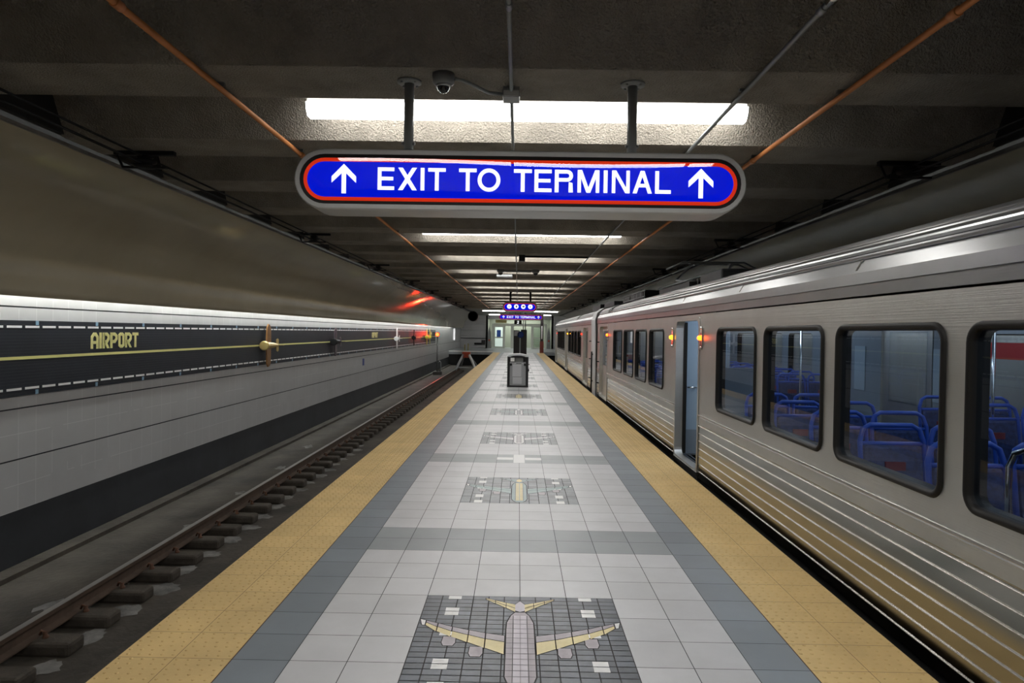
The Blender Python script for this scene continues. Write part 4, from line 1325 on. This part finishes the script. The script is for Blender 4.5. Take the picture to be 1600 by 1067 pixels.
        # doors
        for di, (a, b) in enumerate(sorted(doors)):
            bm = BM()
            o_ = rrect((a + b) / 2, 0.9825, (b - a) / 2 + 0.03, 0.9975, 0.05, 4); i_ = rrect((a + b) / 2, 0.9825, (b - a) / 2 - 0.012, 0.9575, 0.09, 4)
            for (A_, xa_, B_, xb_) in ((o_, XS - 0.001, o_, XS - 0.012), (o_, XS - 0.012, i_, XS - 0.012), (i_, XS - 0.012, i_, XS + 0.10)):
                va = [bm.verts.new((F(xa_), p[0], p[1])) for p in A_]; vb = [bm.verts.new((F(xb_), p[0], p[1])) for p in B_]
                for i in range(len(va)):
                    bm.faces.new([va[i], va[(i + 1) % len(va)], vb[(i + 1) % len(vb)], vb[i]])
            obj('door_frame', bm, 'steel', t)
            if side < 0 and (a < 12 or di == 99):
                # open pocket door: only its rubber edge shows at the far jamb
                bm = BM(); box(bm, XS + 0.10, XS + 0.15, b - 0.03, b + 0.12, 0.03, 1.93); obj('door_leaf', bm, 'gasket', t)
            else:
                bm = BM()
                near = 0.30 if side < 0 else 0.0
                window_cell(bm, F(XS + 0.07), a + near, b, a + near + 0.18, b - 0.2, 0.03, 1.945, 0.88, 1.82, 0.06)
                d_ = obj('door_leaf', bm, 'steel', t)
                bm = BM(); quad(bm, ((F(XS + 0.075), a + near + 0.16, 0.86), (F(XS + 0.075), b - 0.18, 0.86), (F(XS + 0.075), b - 0.18, 1.84), (F(XS + 0.075), a + near + 0.16, 1.84))); obj('pane', bm, 'glass', d_)
                if near:
                    bm = BM(); box(bm, XS + 0.06, XS + 0.10, a + near - 0.05, a + near, 0.03, 1.94); obj('rubber_edge', bm, 'gasket', d_)
            bm = BM()
            box(bm, *sorted((F(XS - 0.02), F(XS + 0.30))), a - 0.02, b + 0.02, -0.06, 0.0)
            for q in range(4): box(bm, *sorted((F(XS + 0.02 + q * 0.06), F(XS + 0.045 + q * 0.06))), a, b, 0.0, 0.005)
            box(bm, *sorted((F(XS - 0.005), F(XS + 0.05))), a - 0.02, b + 0.02, -0.20, -0.06)
            obj('door_sill', bm, 'steelbright', t)
    # roof: ridged sheet curving over
    def top(u):       # u 0..1 from eave to crown
        a = R(90 * u)
        return (XS + 0.055 + (XC - XS - 0.055) * (1 - math.cos(a)) ** 0.92, 2.285 + 0.33 * math.sin(a) ** 0.9)
    pr = []
    P_ = [Vector(top(i / 400)) for i in range(401)]
    acc = [0.0]
    for a_, b_ in zip(P_, P_[1:]): acc.append(acc[-1] + (b_ - a_).length)
    def at(d):
        for i in range(400):
            if acc[i + 1] >= d:
                f_ = (d - acc[i]) / (acc[i + 1] - acc[i]); q_ = P_[i].lerp(P_[i + 1], f_); n_ = (P_[i + 1] - P_[i]).normalized()
                return q_, Vector((-n_.y, n_.x))
        return P_[-1], Vector((0, 1))
    d = 0.0
    while d < acc[-1] - 0.08:
        for dd, hgt in ((0.0, -0.004), (0.005, 0.016), (0.016, 0.021), (0.027, 0.016), (0.032, -0.004), (0.044, -0.008)):
            q_, n_ = at(d + dd)
            pr.append((q_.x + n_.x * hgt, q_.y + n_.y * hgt))
        d += 0.050
    pr = [p for p in pr if p[0] <= XC]
    full = pr + [(mir(p[0]), p[1]) for p in pr[::-1]]
    bm = BM(); sheet(bm, full, 'y', y0 + 0.02, y1 - 0.02)
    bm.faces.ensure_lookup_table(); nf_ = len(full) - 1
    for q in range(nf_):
        if min(q, nf_ - 1 - q) % 6 in (4, 5): bm.faces[q].material_index = 1  # shade of the grooves put into the colour by a dark material
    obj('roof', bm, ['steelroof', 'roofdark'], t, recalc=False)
    bm = BM(); sheet(bm, [(XS + 0.09, 2.15), (XS + 0.5, 2.28), (XC, 2.33), (mir(XS + 0.5), 2.28), (mir(XS + 0.09), 2.15)], 'y', y0, y1)
    obj('ceiling_lining', bm, 'interiorlight', t)
    bm = BM(); box(bm, XS + 0.07, mir(XS + 0.07), y0 + 0.01, y1 - 0.01, -0.06, 0.0); obj('floor_plate', bm, 'carfloor', t)
    # ends
    for ye, s in ((y0, 1), (y1, -1)):
        bm = BM()
        loop = [(XS, -0.1), (XS, 2.2)] + [top(i / 8) for i in range(9)] + [(mir(p[0]), p[1]) for p in [top(i / 8) for i in range(8, -1, -1)]] + [(mir(XS), 2.2), (mir(XS), -0.1)]
        prism(bm, loop, 'y', ye, ye + s * 0.06)
        e_ = obj('end_panel', bm, 'steelroof', t)
    # underframe and trucks
    bm = BM(); box(bm, XS + 0.12, mir(XS + 0.12), y0 + 0.1, y1 - 0.1, -0.45, -0.07); obj('underframe', bm, 'roofdark', t)
    for yy in (y0 + 3.2, y1 - 3.2):
        bm = BM()
        box(bm, XC - 0.95, XC + 0.95, yy - 1.1, yy + 1.1, -0.75, -0.46)
        k_ = obj('truck', bm, 'roofdark', t)
        for dy in (-0.85, 0.85):
            for x in (3.07, 4.50):
                bm = BM(); lathe(bm, (x, yy + dy, -0.66), [(0.10, -0.07), (0.34, -0.07), (0.35, 0.05), (0.10, 0.07)], 'x', 24); obj('wheel', bm, 'rail', k_)
    # marker lamps beside the doors
    for ly, zz, kd in lamps:
        bm = BM(); box(bm, XS - 0.018, XS - 0.001, ly - 0.045, ly + 0.045, zz - 0.10, zz + 0.10)
        for dz in (-0.125, 0.125): lathe(bm, (XS - 0.02, ly, zz + dz), [(0.001, -0.012), (0.02, -0.008), (0.024, 0.02)], 'x', 10)
        h_ = obj('marker_lamp', bm, 'chrome', t)
        bm = BM(); lathe(bm, (XS - 0.018, ly, zz), [(0.001, -0.045), (0.018, -0.042), (0.03, -0.025), (0.034, 0.0)], 'x', 14)
        obj('lens', bm, kd, h_)
    # roof joints and equipment
    bm = BM()
    y = y0 + 1.3
    while y < y1:
        quad(bm, ((XS + 0.0025, y, 2.192), (XS + 0.0025, y + 0.03, 2.192), (XS + 0.0535, y + 0.03, 2.287), (XS + 0.0535, y, 2.287)))
        y += 2.45
    bmesh.ops.translate(bm, verts=bm.verts, vec=(-0.006, 0, 0.002))
    obj('fascia_joint', bm, 'steelbright', t, recalc=False)
    return t

W1 = [(0.55, 1.55), (1.95, 3.49), (3.66, 4.92), (5.11, 6.35), (6.56, 7.85), (10.70, 11.88), (12.14, 13.28), (13.52, 14.74), (15.0, 16.35)]
D1 = [(-1.2, 0.1), (8.63, 9.86), (17.5, 19.05)]
car1 = railcar('railcar', 'stainless steel railcar with an open door, nearest to the viewer along the platform', -4.0, 19.75, W1, D1,
               [(8.50, 1.715, 'amber'), (10.08, 1.71, 'amberyellow'), (17.35, 1.715, 'amber')], True, True)
W2 = [(24.8, 26.2), (26.5, 27.7), (28.0, 29.2), (29.5, 30.9), (33.5, 34.8), (35.1, 36.3), (36.6, 37.8), (38.1, 39.3)]
D2 = [(22.4, 23.9), (31.5, 32.9), (39.9, 41.2)]
car2 = railcar('railcar', 'second stainless steel railcar, coupled beyond the pale joint', 20.95, 42.0, W2, D2,
               [(24.35, 1.715, 'redsmall'), (31.2, 1.715, 'amberyellow'), (39.6, 1.715, 'redsmall')], True, False)
# gangway shroud between the cars
t = thing('gangway_shroud', 'pale curved shroud closing the gap between the two railcars', 'gangway', (XC, 20.35, -0.3))
bm = BM()
lp = [(XS + 0.05, -0.25), (XS + 0.03, 2.1), (XS + 0.09, 2.30), (XS + 0.28, 2.45), (XS + 0.65, 2.55), (XC, 2.60)]
lp = lp + [(mir(p[0]), p[1]) for p in lp[-2::-1]]
lp3 = [(p[0] - (0.09 if p[0] < XC else (-0.09 if p[0] > XC else 0)), p[1] + (0.05 if p[1] > 2 else 0)) for p in lp]
sheet(bm, lp3, 'y', 19.86, 20.84, smooth=False)
md = obj('shroud', bm, 'shroud', t).modifiers.new('solid', 'SOLIDIFY'); md.thickness = 0.03
bm = BM()
lp2 = [(p[0] + (0.07 if p[0] < XC else (-0.07 if p[0] > XC else 0)), p[1] - (0.05 if p[1] > 2 else 0)) for p in lp]
sheet(bm, lp2, 'y', 19.76, 20.94)
obj('bellows', bm, 'gasket', t)
bm = BM(); tube(bm, [(XS - 0.09, 20.36, -0.15), (XS - 0.09, 20.36, 1.2)], 0.025, 8); box(bm, XS - 0.09, XS - 0.05, 20.34, 20.38, 0.3, 0.34); box(bm, XS - 0.09, XS - 0.05, 20.34, 20.38, 1.1, 1.14)
obj('grab_bar', bm, 'blackpaint', t)
# dark grab handles on the car ends are parts of each car
for car, ys_ in ((car1, (19.3,)), (car2, (21.4,))):
    for y in ys_:
        for z in (0.35, 0.95, 1.5):
            bm = BM(); tube(bm, [(XS - 0.002, y - 0.08, z), (XS - 0.05, y - 0.08, z), (XS - 0.05, y + 0.08, z), (XS - 0.002, y + 0.08, z)], 0.014, 6)
            obj('grab_handle', bm, 'blackpaint', car)
# black curved straps over the roof ends
for car, ys_ in ((car1, (17.2,)), (car2, (26.6, 40.8))):
    for y in ys_:
        bm = BM()
        pts = [(XS + 0.03, 2.30), (XS + 0.08, 2.39), (XS + 0.2, 2.46), (XS + 0.42, 2.545), (XS + 0.7, 2.60)]
        sheet(bm, pts, 'y', y, y + 0.5)
        md = obj('roof_strap', bm, 'gasket', car).modifiers.new('solid', 'SOLIDIFY'); md.thickness = 0.03

# roof equipment and pantograph, part of each car
def pantograph(car, y, zt):
    bm = BM(); box(bm, XC - 0.75, XC + 0.75, y - 1.3, y + 1.3, 2.62, 2.72); p = obj('pantograph_base', bm, 'roofdark', car)
    bm = BM()
    for s in (-1, 1):
        tube(bm, [(XC + s * 0.55, y - 1.0, 2.74), (XC + s * 0.45, y + 1.0, 2.92), (XC + s * 0.4, y - 0.1, zt - 0.03)], 0.025, 6)
    tube(bm, [(XC - 0.45, y + 1.0, 2.92), (XC + 0.45, y + 1.0, 2.92)], 0.02, 6)
    obj('pantograph_arm', bm, 'darkmetal', p)
    bm = BM()
    for dy in (-0.18, 0.18):
        tube(bm, [(XC - 0.85, y + dy, zt - 0.12), (XC - 0.6, y + dy, zt), (XC + 0.6, y + dy, zt), (XC + 0.85, y + dy, zt - 0.12)], 0.02, 6)
    tube(bm, [(XC - 0.4, y - 0.18, zt), (XC - 0.4, y + 0.18, zt)], 0.015, 6); tube(bm, [(XC + 0.4, y - 0.18, zt), (XC + 0.4, y + 0.18, zt)], 0.015, 6)
    obj('contact_head', bm, 'darkmetal', p)
    for dx in (-0.6, 0.6):
        for dy in (-1.1, 1.1):
            bm = BM(); lathe(bm, (XC + dx, y + dy, 2.56), [(0.04, 0), (0.07, 0.02), (0.04, 0.04), (0.07, 0.06), (0.03, 0.08)], 'z', 10); obj('insulator', bm, 'maroon', p)
pantograph(car1, 13.6, 3.19)
for y, l, h in ((10.2, 1.2, 0.14), (16.6, 1.8, 0.22), (18.6, 1.2, 0.15)):
    bm = BM(); box(bm, XC - 0.8, XC + 0.8, y, y + l, 2.5, 2.62 + h); obj('roof_unit', bm, 'roofdark', car1, bevel=0.03)
for y, l, h in ((21.6, 2.4, 0.18), (25.2, 2.5, 0.22)):
    bm = BM(); box(bm, XC - 0.8, XC + 0.8, y, y + l, 2.5, 2.62 + h); obj('roof_unit', bm, 'roofdark', car2, bevel=0.03)
bm = BM()
tube(bm, [(3.0, 16.3, 2.80), (3.0, 19.6, 2.80)], 0.02, 6); tube(bm, [(3.0, 16.3, 2.66), (3.0, 19.6, 2.66)], 0.015, 6)
for q in range(7): tube(bm, [(3.0, 16.4 + q * 0.52, 2.54), (3.0, 16.4 + q * 0.52, 2.80)], 0.012, 6)
obj('roof_railing', bm, 'zinc', car1)
bm = BM()
tube(bm, [(3.15, 11.0, 2.78), (3.15, 15.4, 2.78)], 0.02, 6)
for q in range(5): tube(bm, [(3.15, 11.1 + q, 2.58), (3.15, 11.1 + q, 2.78)], 0.012, 6)
obj('roof_pipe', bm, 'darkmetal', car1)

# vestibule fittings of the nearer car, all bolted to it
bm = BM(); box(bm, XS + 0.12, XS + 0.78, 10.02, 10.06, 0.35, 2.0); p = obj('vestibule_panel', bm, 'doorblue', car1)
bm = BM(); box(bm, XS + 0.12, XS + 0.78, 10.015, 10.065, 0.0, 0.35); obj('kick_plate', bm, 'interior', car1)
bm = BM(); tube(bm, [(XS + 0.20, 10.02, 0.98), (XS + 0.20, 9.95, 0.98), (XS + 0.32, 9.95, 0.98), (XS + 0.32, 10.02, 0.98)], 0.012, 8); obj('handle', bm, 'chrome', p)
bm = BM(); box(bm, XS + 0.78, XS + 0.82, 10.0, 10.08, 0.0, 2.2); obj('vestibule_post', bm, 'interior', car1)
bm = BM(); box(bm, XS + 0.12, XS + 0.70, 8.40, 8.44, 0.0, 1.35); obj('vestibule_panel', bm, 'interior', car1)
for (x, y) in ((XS + 0.82, 8.42), (XS + 0.82, 3.6), (mir(XS + 0.82), 6.5), (XS + 0.85, 12.6), (mir(XS + 0.82), 12.4), (XS + 0.85, 14.6), (XC, 9.2)):
    bm = BM(); tube(bm, [(x, y, 0.0), (x, y, 2.28)], 0.016, 8); obj('grab_pole', bm, 'chrome', car1)
# added glowing strips, out of view, that brighten the carriage interior
for (a, b) in ((-2.5, 8.0), (10.4, 17.0)):
    for x in (XC - 0.75, XC + 0.75):
        bm = BM(); box(bm, x - 0.05, x + 0.05, a, b, 2.20, 2.235); obj('fill_strip', bm, 'carfill', car1)
bm = BM(); box(bm, XC - 0.9, XC - 0.3, 8.7, 9.8, 2.235, 2.255); obj('fill_strip', bm, 'carfill', car1)
# ad panels and red stripe above the far windows
for i, (a, b) in enumerate(((5.9, 7.62), (12.0, 13.4))):
    bm = BM(); box(bm, mir(XS + 0.10), mir(XS + 0.094), a, b, 1.54 if a < 8 else 1.88, 1.72 if a < 8 else 2.08); obj('red_panel', bm, 'adred', car1)
for (a, b) in ((8.36, 8.62), (10.3, 10.62)):
    bm = BM(); box(bm, mir(XS + 0.10), mir(XS + 0.094), a, b, 0.95, 1.62); obj('pale_panel', bm, 'interiorlight', car1)
# chrome loop rail close inside the window nearest the viewer
bm = BM()
pts = [(XS + 0.16, 3.40, 0.62), (XS + 0.16, 3.40, 1.12), (XS + 0.16, 3.36, 1.19), (XS + 0.16, 3.28, 1.22), (XS + 0.16, 2.2, 1.22), (XS + 0.16, 2.12, 1.14), (XS + 0.16, 2.12, 0.62)]
tube(bm, pts, 0.016, 8); obj('loop_rail', bm, 'chrome', car1)

# seats: each one a thing
def make_seat():
    t = thing('passenger_seat', '', 'seat', (0, 0, 0), 'blue passenger seats inside the nearer railcar')
    bm = BM(); box(bm, -0.21, 0.21, -0.24, 0.20, 0.40, 0.48); obj('cushion', bm, 'seatfabric', t, bevel=0.03)
    bm = BM(); prism(bm, [(0.17, 0.44), (0.24, 0.46), (0.31, 0.98), (0.245, 1.0)], 'x', -0.21, 0.21); obj('backrest', bm, 'seatfabric', t, bevel=0.03)
    bm = BM(); prism(bm, [(0.244, 0.60), (0.284, 0.98), (0.288, 0.98), (0.262, 0.60)], 'x', -0.09, 0.09)
    bmesh.ops.translate(bm, verts=bm.verts, vec=(0, 0.0, 0))
    bm.free()
    for s, nm in ((1, 'back'), (-1, 'front')):
        bm = BM()
        if s > 0: box(bm, -0.07, 0.07, 0.285, 0.305, 0.82, 0.88)
        else: box(bm, -0.07, 0.07, 0.212, 0.24, 0.82, 0.88)
        obj('red_patch', bm, 'seatred', t)
    bm = BM()
    tube(bm, [(-0.225, 0.2, 0.46), (-0.225, 0.275, 1.02), (-0.20, 0.285, 1.10), (-0.15, 0.29, 1.13), (0.15, 0.29, 1.13), (0.20, 0.285, 1.10), (0.225, 0.275, 1.02), (0.225, 0.2, 0.46)], 0.018, 8)
    tube(bm, [(-0.225, 0.275, 1.0), (0.225, 0.275, 1.0)], 0.016, 8)
    obj('tube_frame', bm, 'seatblue', t)
    bm = BM(); box(bm, -0.03, 0.03, -0.05, 0.05, 0.0, 0.41); box(bm, -0.19, 0.19, -0.2, 0.18, 0.385, 0.405); obj('pedestal', bm, 'roofdark', t)
    return t
seat0 = make_seat(); first = True
winname = [(0.3, 'behind the right picture edge'), (1.8, 'behind the window cut by the picture edge'), (3.6, 'behind the widest railcar window'), (5.0, 'behind the window left of the widest'), (6.45, 'behind the narrow window by the open door'),
           (10.2, 'behind the first window past the open door'), (12.0, 'behind the second window past the door'), (13.4, 'behind the third window past the open door'), (14.9, 'behind the fourth window past the open door')]
cols = [(XS + 0.36, 'against the glass'), (XS + 0.86, 'on the near aisle side'), (mir(XS + 0.86), 'on the far aisle side'), (mir(XS + 0.36), 'against the far wall')]
rows = [1.35, 2.15, 2.95, 3.75, 4.55, 5.35, 6.15, 6.95, 10.9, 11.7, 12.5, 13.3, 14.1, 14.9, 15.7]
used = {}
for ri, y in enumerate(rows):
    for ci, (x, cn) in enumerate(cols):
        if first: s_ = seat0; first = False
        else: s_ = copy_tree(seat0)
        s_.location = (x, y, 0.0)
        s_.rotation_euler = (0, 0, 0 if (ri % 8) < 9 else math.pi)
        wn = [n_ for a, n_ in winname if y >= a][-1]
        k_ = (wn, cn); used[k_] = used.get(k_, 0) + 1
        which = '' if used[k_] == 1 else 'farther '
        s_['label'] = '%sblue seat %s, %s' % (which, cn, wn.replace('behind the window left of the widest', 'behind the window by the widest'))
